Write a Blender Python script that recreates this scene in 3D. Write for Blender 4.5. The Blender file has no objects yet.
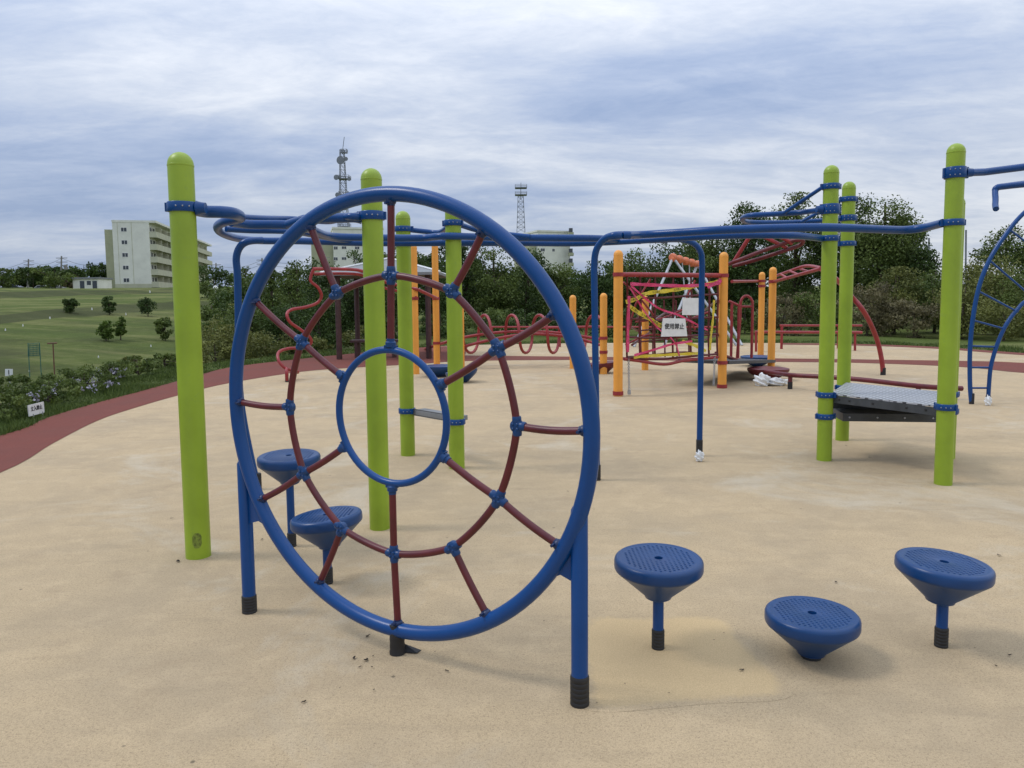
import bpy, bmesh, math, random
import numpy as np
from mathutils import Vector, Matrix
random.seed(7); rng = np.random.default_rng(7)
S = bpy.context.scene; C = S.collection; PI = math.pi
# ---------------------------------------------------------------- camera
H = 1.5; FOC = 749.1; PITCH = .08393; ROLL = -.00966; CY = 363.43
def _axes():
    F = Vector((0, math.cos(PITCH), -math.sin(PITCH))); R = Vector((1, 0, 0)); U = R.cross(F)
    return math.cos(ROLL)*R+math.sin(ROLL)*U, -math.sin(ROLL)*R+math.cos(ROLL)*U, F
CR, CU, CF = _axes(); EYE = Vector((0, 0, H))
cam = bpy.data.cameras.new('camera'); co = bpy.data.objects.new('camera', cam); C.objects.link(co)
M = Matrix.Identity(4)
for i in range(3): M[i][0] = CR[i]; M[i][1] = CU[i]; M[i][2] = -CF[i]; M[i][3] = EYE[i]
co.matrix_world = M; cam.sensor_width = 36; cam.lens = FOC*36/1024; cam.clip_start = .05; cam.clip_end = 3000
S.camera = co; cam.shift_y = (CY-384)/1024
# surveying helpers: where a measured sight line meets the ground, a height or a distance
def ray(x, y): return CF+CR*((x-512)/FOC)-CU*((y-CY)/FOC)
def G(x, y, z=0.0):
    d = ray(x, y); return EYE+d*((z-H)/d.z)
def D(x, y, Y):
    d = ray(x, y); return EYE+d*(Y/d.y)
def hgt(y, P):
    Q = Vector((P.x, P.y, -H)); a = (CY-y)/FOC
    return (a*Q.dot(CF)-Q.dot(CU))/(CU.z-a*CF.z)
# ---------------------------------------------------------------- materials
MATS = {}
def node_mat(name):
    m = bpy.data.materials.new(name); m.use_nodes = True; nt = m.node_tree
    return m, nt, nt.nodes, nt.links, nt.nodes['Principled BSDF']
def N(ns, t, **k):
    n = ns.new(t)
    for a, b in k.items(): setattr(n, a, b)
    return n
def noise(ns, ls, vec, scale, detail=4, rough=.55, dist=0):
    n = ns.new('ShaderNodeTexNoise'); n.inputs['Scale'].default_value = scale
    n.inputs['Detail'].default_value = detail; n.inputs['Roughness'].default_value = rough; n.inputs['Distortion'].default_value = dist
    if vec: ls.new(vec, n.inputs['Vector'])
    return n.outputs['Fac']
def ramp(ns, ls, fac, stops):
    r = ns.new('ShaderNodeValToRGB'); e = r.color_ramp.elements
    while len(e) < len(stops): e.new(.5)
    for i, (p, c) in enumerate(stops):
        e[i].position = p; e[i].color = (*c, 1) if len(c) == 3 else c
    ls.new(fac, r.inputs['Fac']); return r.outputs['Color']
def mix(ns, ls, a, b, f, mode='MIX'):
    m = ns.new('ShaderNodeMix'); m.data_type = 'RGBA'; m.blend_type = mode
    for v, i in ((f, 0), (a, 6), (b, 7)):
        if hasattr(v, 'is_output'): ls.new(v, m.inputs[i])
        else: m.inputs[i].default_value = v if i == 0 else (*v, 1)
    return m.outputs[2]
def mapv(ns, ls, src='Object', scale=(1, 1, 1), rot=(0, 0, 0)):
    t = ns.new('ShaderNodeTexCoord'); mp = ns.new('ShaderNodeMapping')
    mp.inputs['Scale'].default_value = scale; mp.inputs['Rotation'].default_value = rot
    ls.new(t.outputs[src], mp.inputs['Vector']); return mp.outputs['Vector']
def geo(ns):
    return ns.new('ShaderNodeNewGeometry').outputs['Position']
def bump(ns, ls, bs, h, strength=.2, dist=.01):
    b = ns.new('ShaderNodeBump'); b.inputs['Strength'].default_value = strength; b.inputs['Distance'].default_value = dist
    ls.new(h, b.inputs['Height']); ls.new(b.outputs['Normal'], bs.inputs['Normal'])
def paint(name, col, rough=.4, wear=.12, coat=0.0, metal=0, scale=9, dirt=None, spec=.5):
    m, nt, ns, ls, b = node_mat(name); p = geo(ns)
    n1 = noise(ns, ls, p, scale, 5, .6); n2 = noise(ns, ls, p, scale*9, 3)
    dk = tuple(c*(1-wear*1.6) for c in col); lt = tuple(min(1, c*(1+wear)+.01*wear) for c in col)
    c = ramp(ns, ls, n1, [(.3, dk), (.7, lt)])
    if dirt:
        f = ramp(ns, ls, n2, [(.62, (0, 0, 0)), (.75, (.35, .35, .35))]); c = mix(ns, ls, c, dirt, f)
    ls.new(c, b.inputs['Base Color'])
    r = ns.new('ShaderNodeMapRange'); r.inputs[3].default_value = rough-.07; r.inputs[4].default_value = rough+.12
    ls.new(n1, r.inputs[0]); ls.new(r.outputs[0], b.inputs['Roughness'])
    b.inputs['Metallic'].default_value = metal; b.inputs['Coat Weight'].default_value = coat; b.inputs['Specular IOR Level'].default_value = spec
    bump(ns, ls, b, n2, .06, .002)
    MATS[name] = m; return m
BLUE = paint('blue_paint', (.0010, .050, .195), .29, .06, .0, scale=4, spec=.36)
BLUEP = paint('blue_plastic', (.0010, .040, .145), .33, .08, .0, spec=.42)
NAVY = paint('navy_plastic', (.0012, .020, .085), .4, .15)
GREEN = paint('lime_paint', (.255, .365, .020), .38, .09, .0, scale=3, dirt=(.2, .3, .05))
ROPE = paint('burgundy_rope', (.098, .007, .011), .36, .2)
RED = paint('red_paint', (.29, .024, .027), .40, .15)
DRED = paint('dark_red_paint', (.12, .009, .015), .42, .2)
ORANGE = paint('orange_paint', (.78, .33, .045), .5, .06, scale=2, dirt=(.6, .3, .08))
ORED = paint('orange_red_plastic', (.62, .17, .07), .5, .2)
BLACK = paint('black_sleeve', (.012, .012, .013), .55, .3)
STEEL = paint('galvanised_steel', (.42, .43, .44), .42, .15, metal=.6)
DSTEEL = paint('dark_grey_coating', (.045, .05, .055), .5, .2)
BOLT = paint('bolt_metal', (.32, .34, .38), .4, .1, metal=.6)
WHITE = paint('white_board', (.72, .72, .70), .5, .06)
INK = paint('black_ink', (.02, .02, .025), .5, .1)
BROWN = paint('brown_steel', (.06, .022, .02), .5, .2)
CREAM = paint('pale_plaster', (.68, .68, .59), .85, .06, scale=.6)
CREAM2 = paint('cream_plaster', (.46, .46, .33), .85, .07, scale=.6)
OLIVE = paint('olive_plaster', (.36, .37, .235), .85, .07, scale=.6)
GLASS = paint('dark_window_glass', (.05, .06, .07), .12, .2)
ROOFM = paint('roof_sheet', (.2, .21, .21), .5, .1)
LATT = paint('tower_steel', (.17, .185, .20), .5, .2)
CONC = paint('pole_concrete', (.22, .21, .19), .8, .1)
PINK = paint('pink_tape', (.85, .12, .28), .5, .1)
YELL = paint('yellow_tape', (.85, .72, .10), .5, .05)
BARK = paint('bark', (.07, .05, .035), .9, .3)
CLOTH = paint('white_cloth', (.75, .76, .75), .7, .08)
TEAL = paint('teal_net', (.03, .12, .09), .7, .2)
RUST = paint('rusty_steel', (.14, .06, .035), .7, .3)
FLOW = paint('lavender_petal', (.38, .36, .44), .7, .2)
DEBR = paint('dead_leaf_brown', (.06, .045, .03), .8, .4)
CARD = paint('car_paint_dark', (.03, .035, .045), .25, .1, .5)
CARW = paint('car_paint_silver', (.5, .51, .52), .25, .05, .5)
NETM = paint('net_cord', (.10, .11, .12), .7, .1)
def deck_mat(name, base, hole, scale, size):
    m, nt, ns, ls, b = node_mat(name); v = mapv(ns, ls, 'Object')
    vo = ns.new('ShaderNodeTexVoronoi'); vo.voronoi_dimensions = '2D'; vo.inputs['Scale'].default_value = scale; vo.inputs['Randomness'].default_value = 0
    ls.new(v, vo.inputs['Vector'])
    c = ramp(ns, ls, vo.outputs['Distance'], [(size, hole), (size+.06, base)])
    n1 = noise(ns, ls, v, 5, 4); c = mix(ns, ls, c, tuple(x*.75 for x in base), ramp(ns, ls, n1, [(.45, (0, 0, 0)), (.7, (.6, .6, .6))]))
    ls.new(c, b.inputs['Base Color']); b.inputs['Roughness'].default_value = .42
    bump(ns, ls, b, vo.outputs['Distance'], .5, .01); MATS[name] = m; return m
DECK = deck_mat('perforated_grey_deck', (.40, .41, .43), (.05, .05, .055), 17, .30)
def rubber(name, dark, light, stain, streak=True, sc=1.0):
    m, nt, ns, ls, b = node_mat(name); p = geo(ns)
    mp = ns.new('ShaderNodeMapping'); mp.inputs['Scale'].default_value = (1, 1, 0); ls.new(p, mp.inputs['Vector']); v = mp.outputs['Vector']
    big = noise(ns, ls, v, .9, 5, .6, .4); mid = noise(ns, ls, v, 5, 6, .7, .3)
    gran = noise(ns, ls, v, 210*sc, 3, .8); gr2 = noise(ns, ls, v, 75*sc, 3, .75)
    c = ramp(ns, ls, gran, [(.25, dark), (.75, light)])
    c = mix(ns, ls, c, tuple(x*.72 for x in dark), ramp(ns, ls, gr2, [(.50, (0, 0, 0)), (.72, (.55, .55, .55))]))
    c = mix(ns, ls, c, stain, ramp(ns, ls, big, [(.44, (0, 0, 0)), (.62, (.42, .42, .42))]))
    c = mix(ns, ls, c, tuple(min(1, x*1.12) for x in light), ramp(ns, ls, mid, [(.48, (0, 0, 0)), (.72, (.22, .22, .22))]))
    if streak:
        w1 = noise(ns, ls, v, .55, 6, .7, 1.2); c = mix(ns, ls, c, (.55, .495, .39), ramp(ns, ls, w1, [(.54, (0, 0, 0)), (.68, (.45, .45, .45))]))
        w2 = noise(ns, ls, v, 2.1, 7, .75, .8); c = mix(ns, ls, c, (.30, .215, .13), ramp(ns, ls, w2, [(.56, (0, 0, 0)), (.70, (.35, .35, .35))]))
        g3 = noise(ns, ls, v, 120, 2, .9); c = mix(ns, ls, c, (.13, .09, .06), ramp(ns, ls, g3, [(.57, (0, 0, 0)), (.70, (.7, .7, .7))]))
        m2 = ns.new('ShaderNodeMapping'); m2.inputs['Scale'].default_value = (.9, 4.5, 0); m2.inputs['Rotation'].default_value = (0, 0, .2)
        ls.new(p, m2.inputs['Vector']); st = noise(ns, ls, m2.outputs['Vector'], 1.6, 5, .65, .5)
        c = mix(ns, ls, c, tuple(x*.7 for x in stain), ramp(ns, ls, st, [(.53, (0, 0, 0)), (.75, (.25, .25, .25))]))
        vo = ns.new('ShaderNodeTexVoronoi'); vo.inputs['Scale'].default_value = 3.2; ls.new(v, vo.inputs['Vector'])
        c = mix(ns, ls, c, (.08, .065, .045), ramp(ns, ls, vo.outputs['Distance'], [(.018, (.75, .75, .75)), (.035, (0, 0, 0))]))
    ls.new(c, b.inputs['Base Color']); b.inputs['Roughness'].default_value = .9; b.inputs['Specular IOR Level'].default_value = .25
    bump(ns, ls, b, gran, .55, .006); MATS[name] = m; return m
SAND = rubber('tan_rubber', (.32, .238, .137), (.635, .488, .302), (.33, .262, .175))
PATCH = rubber('patched_rubber', (.43, .30, .14), (.72, .535, .285), (.46, .35, .19), False)
REDR = rubber('red_rubber', (.125, .034, .024), (.215, .066, .047), (.13, .05, .038), False, .7)
def grassy():
    m, nt, ns, ls, b = node_mat('lawn'); p = geo(ns)
    mb = ns.new('ShaderNodeMapping'); mb.inputs['Scale'].default_value = (.035, .2, 0); mb.inputs['Rotation'].default_value = (0, 0, -.25); ls.new(p, mb.inputs['Vector']); band = noise(ns, ls, mb.outputs['Vector'], 1.0, 4, .6, .3)
    n0 = noise(ns, ls, p, .12, 4, .6); n1 = noise(ns, ls, p, 1.1, 5, .65, .4); n2 = noise(ns, ls, p, 14, 5, .75)
    c = ramp(ns, ls, n1, [(.3, (.068, .088, .020)), (.52, (.105, .13, .032)), (.75, (.17, .18, .065))])
    c = mix(ns, ls, c, (.085, .12, .026), ramp(ns, ls, n0, [(.4, (0, 0, 0)), (.65, (.7, .7, .7))]))
    c = mix(ns, ls, c, (.02, .035, .008), ramp(ns, ls, n2, [(.45, (0, 0, 0)), (.75, (.6, .6, .6))]))
    c = mix(ns, ls, c, (.20, .20, .075), ramp(ns, ls, band, [(.5, (0, 0, 0)), (.62, (.7, .7, .7))])); c = mix(ns, ls, c, (.06, .085, .022), ramp(ns, ls, band, [(.36, (.6, .6, .6)), (.46, (0, 0, 0))]))
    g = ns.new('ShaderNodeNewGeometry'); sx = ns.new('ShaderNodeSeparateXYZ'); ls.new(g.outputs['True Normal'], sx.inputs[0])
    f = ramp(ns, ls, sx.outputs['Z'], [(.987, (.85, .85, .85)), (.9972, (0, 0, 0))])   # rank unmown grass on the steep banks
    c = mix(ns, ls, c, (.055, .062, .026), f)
    ls.new(c, b.inputs['Base Color']); b.inputs['Roughness'].default_value = .95; b.inputs['Specular IOR Level'].default_value = .1
    bump(ns, ls, b, n2, .8, .08); MATS['lawn'] = m; return m
LAWN = grassy()
def leafmat(name, dark, light, trans=.25):
    m, nt, ns, ls, b = node_mat(name)
    a = ns.new('ShaderNodeAttribute'); a.attribute_name = 'tint'
    c = ramp(ns, ls, a.outputs['Fac'], [(0, dark), (1, light)])
    ls.new(c, b.inputs['Base Color']); b.inputs['Roughness'].default_value = .6; b.inputs['Specular IOR Level'].default_value = .25
    t = ns.new('ShaderNodeBsdfTranslucent'); ls.new(c, t.inputs['Color'])
    mx = ns.new('ShaderNodeMixShader'); mx.inputs[0].default_value = trans
    ls.new(b.outputs[0], mx.inputs[1]); ls.new(t.outputs[0], mx.inputs[2]); ls.new(mx.outputs[0], ns['Material Output'].inputs['Surface'])
    MATS[name] = m; return m
LEAF = dict(dark=leafmat('leaf_dark', (.020, .040, .010), (.075, .12, .026)), mid=leafmat('leaf_mid', (.036, .062, .012), (.145, .19, .045)),
            yellow=leafmat('leaf_yellow', (.06, .075, .018), (.21, .22, .06)), brown=leafmat('leaf_brown', (.065, .06, .032), (.22, .19, .09)),
            fresh=leafmat('leaf_fresh', (.045, .085, .015), (.13, .19, .035)), blade=leafmat('grass_blade', (.035, .06, .012), (.13, .18, .04)))
# ---------------------------------------------------------------- object helpers
def tag(o, label=None, cat=None, group=None, kind=None):
    for k, v in (('label', label), ('category', cat), ('group', group), ('kind', kind)):
        if v: o[k] = v
    return o
def thing(name, label, cat, loc=(0, 0, 0), group=None):
    o = bpy.data.objects.new(name, None); o.empty_display_size = .1; C.objects.link(o); o.location = loc
    return tag(o, label, cat, group)
def org(o):
    v = Vector((0, 0, 0))
    while o: v += Vector(o.location); o = o.parent
    return v
def obj(name, bm, m, parent=None, smooth=False, loc=None):
    if loc is not None and parent is None: bmesh.ops.translate(bm, vec=-Vector(loc), verts=bm.verts)
    if parent: bmesh.ops.translate(bm, vec=-org(parent), verts=bm.verts)
    me = bpy.data.meshes.new(name); bmesh.ops.recalc_face_normals(bm, faces=bm.faces); bm.to_mesh(me); bm.free()
    for mm in (m if isinstance(m, (list, tuple)) else [m]): me.materials.append(mm)
    if smooth:
        me.shade_smooth()
        try: me.set_sharp_from_angle(angle=math.radians(38))
        except Exception: pass
    o = bpy.data.objects.new(name, me); C.objects.link(o)
    if loc is not None: o.location = loc
    if parent: o.parent = parent
    return o
def copy_tree(o, parent=None):
    c = o.copy(); C.objects.link(c); c.parent = parent
    for ch in list(o.children): copy_tree(ch, c)
    return c
def frame(d):
    d = d.normalized(); a = Vector((0, 0, 1)) if abs(d.z) < .9 else Vector((1, 0, 0))
    x = a.cross(d).normalized(); return x, d.cross(x)
def tube(bm, pts, r, n=12, closed=False, caps=True):
    pts = [Vector(p) for p in pts]; k = len(pts)
    rs = r if isinstance(r, (list, tuple)) else [r]*k; rings = []; x = None
    for i, p in enumerate(pts):
        if closed: d = pts[(i+1) % k]-pts[i-1]
        else: d = pts[min(i+1, k-1)]-pts[max(i-1, 0)]
        if d.length < 1e-9: d = Vector((0, 0, 1))
        d.normalize()
        if x is None: x, y = frame(d)
        else:
            x = (x-d*x.dot(d)).normalized(); y = d.cross(x)
        rings.append([bm.verts.new(p+x*(rs[i]*math.cos(2*PI*j/n))+y*(rs[i]*math.sin(2*PI*j/n))) for j in range(n)])
    m = k if closed else k-1
    for i in range(m):
        a, b = rings[i], rings[(i+1) % k]; off = 0
        if closed and i == k-1:
            off = min(range(n), key=lambda o: (a[0].co-b[o].co).length)
        for j in range(n):
            bm.faces.new((a[j], a[(j+1) % n], b[(j+1+off) % n], b[(j+off) % n]))
    if not closed and caps:
        bm.faces.new(rings[0][::-1]); bm.faces.new(rings[-1])
    return bm
def cr(P, sub=6, closed=False):
    P = [Vector(p) for p in P]; k = len(P); out = []
    for i in range(k if closed else k-1):
        if closed: a, b, c, d = P[i-1], P[i], P[(i+1) % k], P[(i+2) % k]
        else: a, b, c, d = P[max(i-1, 0)], P[i], P[i+1], P[min(i+2, k-1)]
        for s in range(sub):
            t = s/sub; out.append(.5*((2*b)+(c-a)*t+(2*a-5*b+4*c-d)*t*t+(3*b-a-3*c+d)*t**3))
    if not closed: out.append(P[-1])
    return out
def lathe(bm, prof, n=24, c=(0, 0, 0), axis=None):
    c = Vector(c); ax = Vector(axis).normalized() if axis else Vector((0, 0, 1))
    x, y = (Vector((1, 0, 0)), Vector((0, 1, 0))) if axis is None else frame(ax); rings = []
    for r, z in prof:
        if r < 1e-6: rings.append([bm.verts.new(c+ax*z)])
        else: rings.append([bm.verts.new(c+ax*z+x*(r*math.cos(2*PI*j/n))+y*(r*math.sin(2*PI*j/n))) for j in range(n)])
    for a, b in zip(rings, rings[1:]):
        for j in range(n):
            q = [a[j % len(a)], a[(j+1) % len(a)], b[(j+1) % len(b)], b[j % len(b)]]
            u = []
            for v in q:
                if v not in u: u.append(v)
            if len(u) > 2: bm.faces.new(u)
    for e, rev in ((rings[0], 1), (rings[-1], 0)):
        if len(e) > 1: bm.faces.new(e[::-1] if rev else e)
    return bm
def box(bm, c, s, rz=0, ax=None):
    """box centred on c with size s; ax = (x,y,z) axes"""
    c = Vector(c)
    if ax is None: ax = (Vector((math.cos(rz), math.sin(rz), 0)), Vector((-math.sin(rz), math.cos(rz), 0)), Vector((0, 0, 1)))
    v = [bm.verts.new(c+ax[0]*(s[0]/2*i)+ax[1]*(s[1]/2*j)+ax[2]*(s[2]/2*k)) for i in (-1, 1) for j in (-1, 1) for k in (-1, 1)]
    for f in ((0, 1, 3, 2), (4, 6, 7, 5), (0, 4, 5, 1), (2, 3, 7, 6), (0, 2, 6, 4), (1, 5, 7, 3)): bm.faces.new([v[i] for i in f])
    return bm
def bev(bm, w=.006, seg=2):
    bmesh.ops.bevel(bm, geom=list(bm.edges), offset=w, segments=seg, affect='EDGES', profile=.6); return bm
def prism(bm, poly, d):
    d = Vector(d); a = [bm.verts.new(Vector(p)) for p in poly]; b = [bm.verts.new(Vector(p)+d) for p in poly]; k = len(a)
    bm.faces.new(a); bm.faces.new(b[::-1])
    for i in range(k): bm.faces.new((a[i], b[i], b[(i+1) % k], a[(i+1) % k]))
    return bm
B = bmesh.new
def tobj(name, pts, r, m, parent=None, n=12, closed=False, loc=None):
    return obj(name, tube(B(), pts, r, n, closed), m, parent, True, loc)
def clamp_band(c, r, h=.05, out=None, m=BLUE, parent=None, name='clamp', bolts=3):
    """split band clamp round a post, with bolt heads and an ear"""
    c = Vector(c); bm = B()
    lathe(bm, [(r+.002, -h/2), (r+.010, -h/2), (r+.013, -h/2+.004), (r+.013, h/2-.004), (r+.010, h/2), (r+.002, h/2)], 28, c)
    if out is not None:
        d = Vector(out); d.z = 0; d.normalize(); s = Vector((-d.y, d.x, 0)); z = Vector((0, 0, 1))
        box(bm, c+d*(r+.018), (.022, .020, h), ax=(d, s, z)); box(bm, c-d*(r+.016), (.016, .022, h*.9), ax=(d, s, z))
    o = obj(name, bm, m, parent, True)
    base = math.atan2((EYE-c).y, (EYE-c).x)
    for i in range(bolts):
        a = base+(i-(bolts-1)/2)*.42; d = Vector((math.cos(a), math.sin(a), 0))
        for q in ((-h*.25, h*.25) if h > .055 else (0,)):
            obj('bolt', lathe(B(), [(.0048, 0), (.0048, .004), (.003, .006)], 8, c+d*(r+.012)+Vector((0, 0, q)), d), BOLT, o, False)
    return o
def post_bm(c, r, h):
    bm = B(); p = [(r, -.02), (r, h-r*1.15), (r+.0015, h-r*1.13), (r+.0015, h-r*1.02)]
    p += [(r*math.cos(a*PI/16), h-r+r*math.sin(a*PI/16)) for a in range(0, 8)]+[(0, h)]
    return lathe(bm, p, 32, c)
# ---------------------------------------------------------------- terrain
def poly_smooth(P, sub=6): return [p for p in cr([(a, b, 0) for a, b in P], sub, True)]
gp = lambda L: [tuple(G(x, y)[:2]) for x, y in L]
OUTL = gp([(0, 436), (47, 418), (95, 403.5), (140, 391.5), (180, 380.5), (230, 367.5), (300, 359), (380, 351), (430, 347), (470, 345)])
OUTR = gp([(600, 343), (780, 343), (860, 344), (940, 347), (1024, 353)])
INN = gp([(0, 473), (53, 443.5), (96, 421.5), (130, 409.5), (180, 395), (230, 383), (300, 372), (350, 368), (420, 364), (470, 361), (600, 360), (780, 362), (860, 363), (960, 367), (1024, 373)])
INB = gp([(465, 355.5), (600, 357), (780, 358.5), (960, 361), (1024, 363)])
PLAY = OUTL+OUTR+[(15, 15), (15.5, 8), (14, 0), (10, -6), (2, -9), (-4, -7), (-6.2, -1), (-6.1, 5)]
PB = [(p.x, p.y) for p in poly_smooth(PLAY, 5)]
PA = np.array(PB)
def outside(x, y):
    """distance outside the play area (0 within), vectorised"""
    x = np.atleast_1d(np.asarray(x, float)); y = np.atleast_1d(np.asarray(y, float))
    d = np.full(x.shape, 1e9); ins = np.zeros(x.shape, bool)
    for i in range(len(PA)):
        a = PA[i]; b = PA[(i+1) % len(PA)]; ab = b-a; L = ab@ab+1e-12
        t = np.clip(((x-a[0])*ab[0]+(y-a[1])*ab[1])/L, 0, 1)
        d = np.minimum(d, np.hypot(x-a[0]-t*ab[0], y-a[1]-t*ab[1]))
        c = ((a[1] > y) != (b[1] > y)) & (x < (b[0]-a[0])*(y-a[1])/(b[1]-a[1]+1e-12)+a[0]); ins ^= c
    return np.where(ins, 0, d)
PT = [0, 22, 30, 45, 60, 64.5, 85, 106, 113, 140, 171, 260, 700]; PZ = [-2.5, -2.5, -2.2, -1.0, .15, .95, 1.7, 2.5, 3.7, 4.6, 5.6, 6, 8]
def ground_z(x, y):
    x = np.atleast_1d(np.asarray(x, float)); y = np.atleast_1d(np.asarray(y, float))
    q = x/np.maximum(y, 4); dd = outside(x, y)
    ss = lambda a, b, v: (lambda t: t*t*(3-2*t))(np.clip((v-a)/(b-a), 0, 1))
    mask = 1-ss(-.34, -.12, q); qc = np.clip(q+.667, -.4, .45)
    t = y/(1+1.5*np.maximum(qc, -.2)); f = np.interp(t, PT, PZ)+4*qc*ss(40, 70, t)
    z = mask*ss(1.2, 8, dd)*f+(1-mask)*(ss(5, 60, dd)*1.2+ss(60, 260, y)*4)
    z = z+np.where(dd > 3, .05*np.sin(x*.8+1)*np.cos(y*.6), 0)
    return np.where(dd < .9, -.02, z-.0)
def gz(x, y): return float(ground_z(x, y)[0])
def make_ground():
    nx, ny = 300, 330
    sx = np.sinh(np.linspace(-4.6, 4.6, nx))/np.sinh(4.6)*520
    sy = 8+np.sinh(np.linspace(-2.4, 5.0, ny))/np.sinh(5.0)*720
    X, Y = np.meshgrid(sx, sy); Z = ground_z(X.ravel(), Y.ravel())
    v = np.stack([X.ravel(), Y.ravel(), Z], 1)
    i = np.arange(nx*ny).reshape(ny, nx); f = np.stack([i[:-1, :-1].ravel(), i[:-1, 1:].ravel(), i[1:, 1:].ravel(), i[1:, :-1].ravel()], 1)
    me = bpy.data.meshes.new('ground'); me.from_pydata(v.tolist(), [], f.tolist()); me.shade_smooth(); me.materials.append(LAWN)
    o = bpy.data.objects.new('ground', me); C.objects.link(o); o['kind'] = 'structure'
make_ground()
def sheet(name, pts, z, m, thick=.0):
    bm = B(); f = bm.faces.new([bm.verts.new((p[0], p[1], z)) for p in pts]); bmesh.ops.triangulate(bm, faces=[f])
    o = obj(name, bm, m); o['kind'] = 'structure'
    if o.data.polygons[0].normal.z < 0: o.data.flip_normals()
    return o
sheet('play_surface', PB, 0, SAND)
sm = lambda P, k=5: [(p.x, p.y) for p in cr([(a, b, 0) for a, b in P], k)]
REDP = sm([(-6.1, 2), (-6.08, 5)]+OUTL[:-1]+[tuple(G(468, 345.6)[:2])])+sm(INB+[(13.2, 14)])+sm([(11.0, 13.5)]+INN[::-1]+[(-4.55, 4.5), (-4.5, 2)])
sheet('running_path', REDP, .004, REDR)
far = sm([tuple(G(780, 343)[:2]), tuple(G(860, 344)[:2]), tuple(G(940, 347)[:2]), tuple(G(1024, 353)[:2]), (15, 15.2)])
def shrink(P, c, k): return [(c[0]+(x-c[0])*k, c[1]+(y-c[1])*k) for x, y in P]
cc = (5, 12); sheet('path_far_edge', shrink(far, cc, .995)+shrink(far, cc, .93)[::-1], .004, REDR)
PQ = gp([(586, 623), (640, 619), (717, 619), (745, 648), (783, 691), (700, 700), (604, 707), (592, 690)])
def patch():
    global PATCH
    old = PATCH; PATCH = SAND.copy(); PATCH.name = 'patched_rubber_blend'; nt = PATCH.node_tree; ns, ls = nt.nodes, nt.links; b = ns['Principled BSDF']
    src = b.inputs['Base Color'].links[0].from_socket; p = geo(ns)
    at = ns.new('ShaderNodeAttribute'); at.attribute_name = 'worn'; n = noise(ns, ls, p, 60, 4, .8); n2 = noise(ns, ls, p, 6, 4, .7)
    ad = ns.new('ShaderNodeMath'); ad.operation = 'ADD'; ls.new(n, ad.inputs[0]); ls.new(n2, ad.inputs[1])
    cm = ns.new('ShaderNodeMath'); cm.operation = 'MULTIPLY_ADD'; ls.new(at.outputs['Fac'], cm.inputs[0]); cm.inputs[1].default_value = 1.3; ls.new(ad.outputs[0], cm.inputs[2])
    r = ns.new('ShaderNodeMapRange'); r.inputs[1].default_value = 1.25; r.inputs[2].default_value = 1.75; ls.new(cm.outputs[0], r.inputs[0])
    g = noise(ns, ls, p, 190, 3, .8); col = ramp(ns, ls, g, [(.25, (.40, .285, .145)), (.75, (.68, .51, .29))])
    ls.new(mix(ns, ls, src, col, r.outputs[0]), b.inputs['Base Color'])
    P = [p for p in cr([(a, b_, 0) for a, b_ in PQ], 6, True)]; c = sum(P, Vector())/len(P)
    bm = B(); ly = bm.verts.layers.float.new('worn'); rings = []
    for k, wv in ((1.09, 0), (.99, .35), (.84, .9), (.0, 1)):
        if k == 0: v = bm.verts.new((c.x, c.y, .0008)); v[ly] = wv; rings.append([v]); continue
        ring_ = []
        for p in P:
            v = bm.verts.new((c.x+(p.x-c.x)*k, c.y+(p.y-c.y)*k, .0008)); v[ly] = wv; ring_.append(v)
        rings.append(ring_)
    m_ = len(P)
    for a, b_ in zip(rings, rings[1:]):
        for i_ in range(m_):
            if len(b_) == 1: bm.faces.new((a[i_], a[(i_+1) % m_], b_[0]))
            else: bm.faces.new((a[i_], a[(i_+1) % m_], b_[(i_+1) % m_], b_[i_]))
    o = obj('rubber_repair_patch', bm, PATCH); o['kind'] = 'structure'
    if o.data.polygons[0].normal.z < 0: o.data.flip_normals()
patch()
# ---------------------------------------------------------------- 1 the web ring
yaw = -.51382; tl = -.01886; ccx, ccz = -.58228, 1.01894
n0 = Vector((math.sin(yaw), -math.cos(yaw), 0)); PU = Vector((math.cos(yaw), math.sin(yaw), 0)); Zv = Vector((0, 0, 1))
PN = (n0*math.cos(tl)+Zv*math.sin(tl)).normalized(); PV = -n0*math.sin(tl)+Zv*math.cos(tl); P0 = Vector((0, 2.80969, 0))
RC = P0+PU*ccx+PV*ccz
def RP(x, y, off=0):
    d = ray(x, y); return EYE+d*((P0-EYE).dot(PN)/d.dot(PN))+PN*off
def polar(p): a, b = (p-RC).dot(PU), (p-RC).dot(PV); return math.atan2(b, a), math.hypot(a, b)
def pt(th, r): return RC+PU*(r*math.cos(th))+PV*(r*math.sin(th))
RIM = [(247, 311), (278.6, 254), (329.4, 207), (376, 194.4), (400, 193.7), (454.7, 205.4), (488, 228), (517, 254), (542.6, 285.5), (572, 329), (587.5, 374), (590.4, 417), (591, 440), (583, 498), (556, 561), (444, 633.5), (489, 621), (534, 591.5), (237.6, 349), (238.6, 407), (242.5, 450), (249, 479), (271, 524), (298, 563), (337, 602), (376, 623.5), (405.5, 631)]
pp = [polar(RP(*p)) for p in RIM]
A_ = np.array([[1]+[f(k*t) for k in (1, 2, 3) for f in (math.cos, math.sin)] for t, r in pp]); cf = np.linalg.lstsq(A_.T@A_+np.eye(7)*.3, A_.T@np.array([r for t, r in pp]), rcond=None)[0]
cf0 = np.linalg.lstsq(A_, np.array([r for t, r in pp]), rcond=None)[0]
def rimr(t): return float(cf0 @ np.array([1]+[f(k*t) for k in (1, 2, 3) for f in (math.cos, math.sin)]))
ring = thing('web_climbing_ring', 'large upright blue ring with burgundy rope web and small inner hoop, standing in the foreground', 'climbing ring', (RC.x, RC.y, 0))
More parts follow.
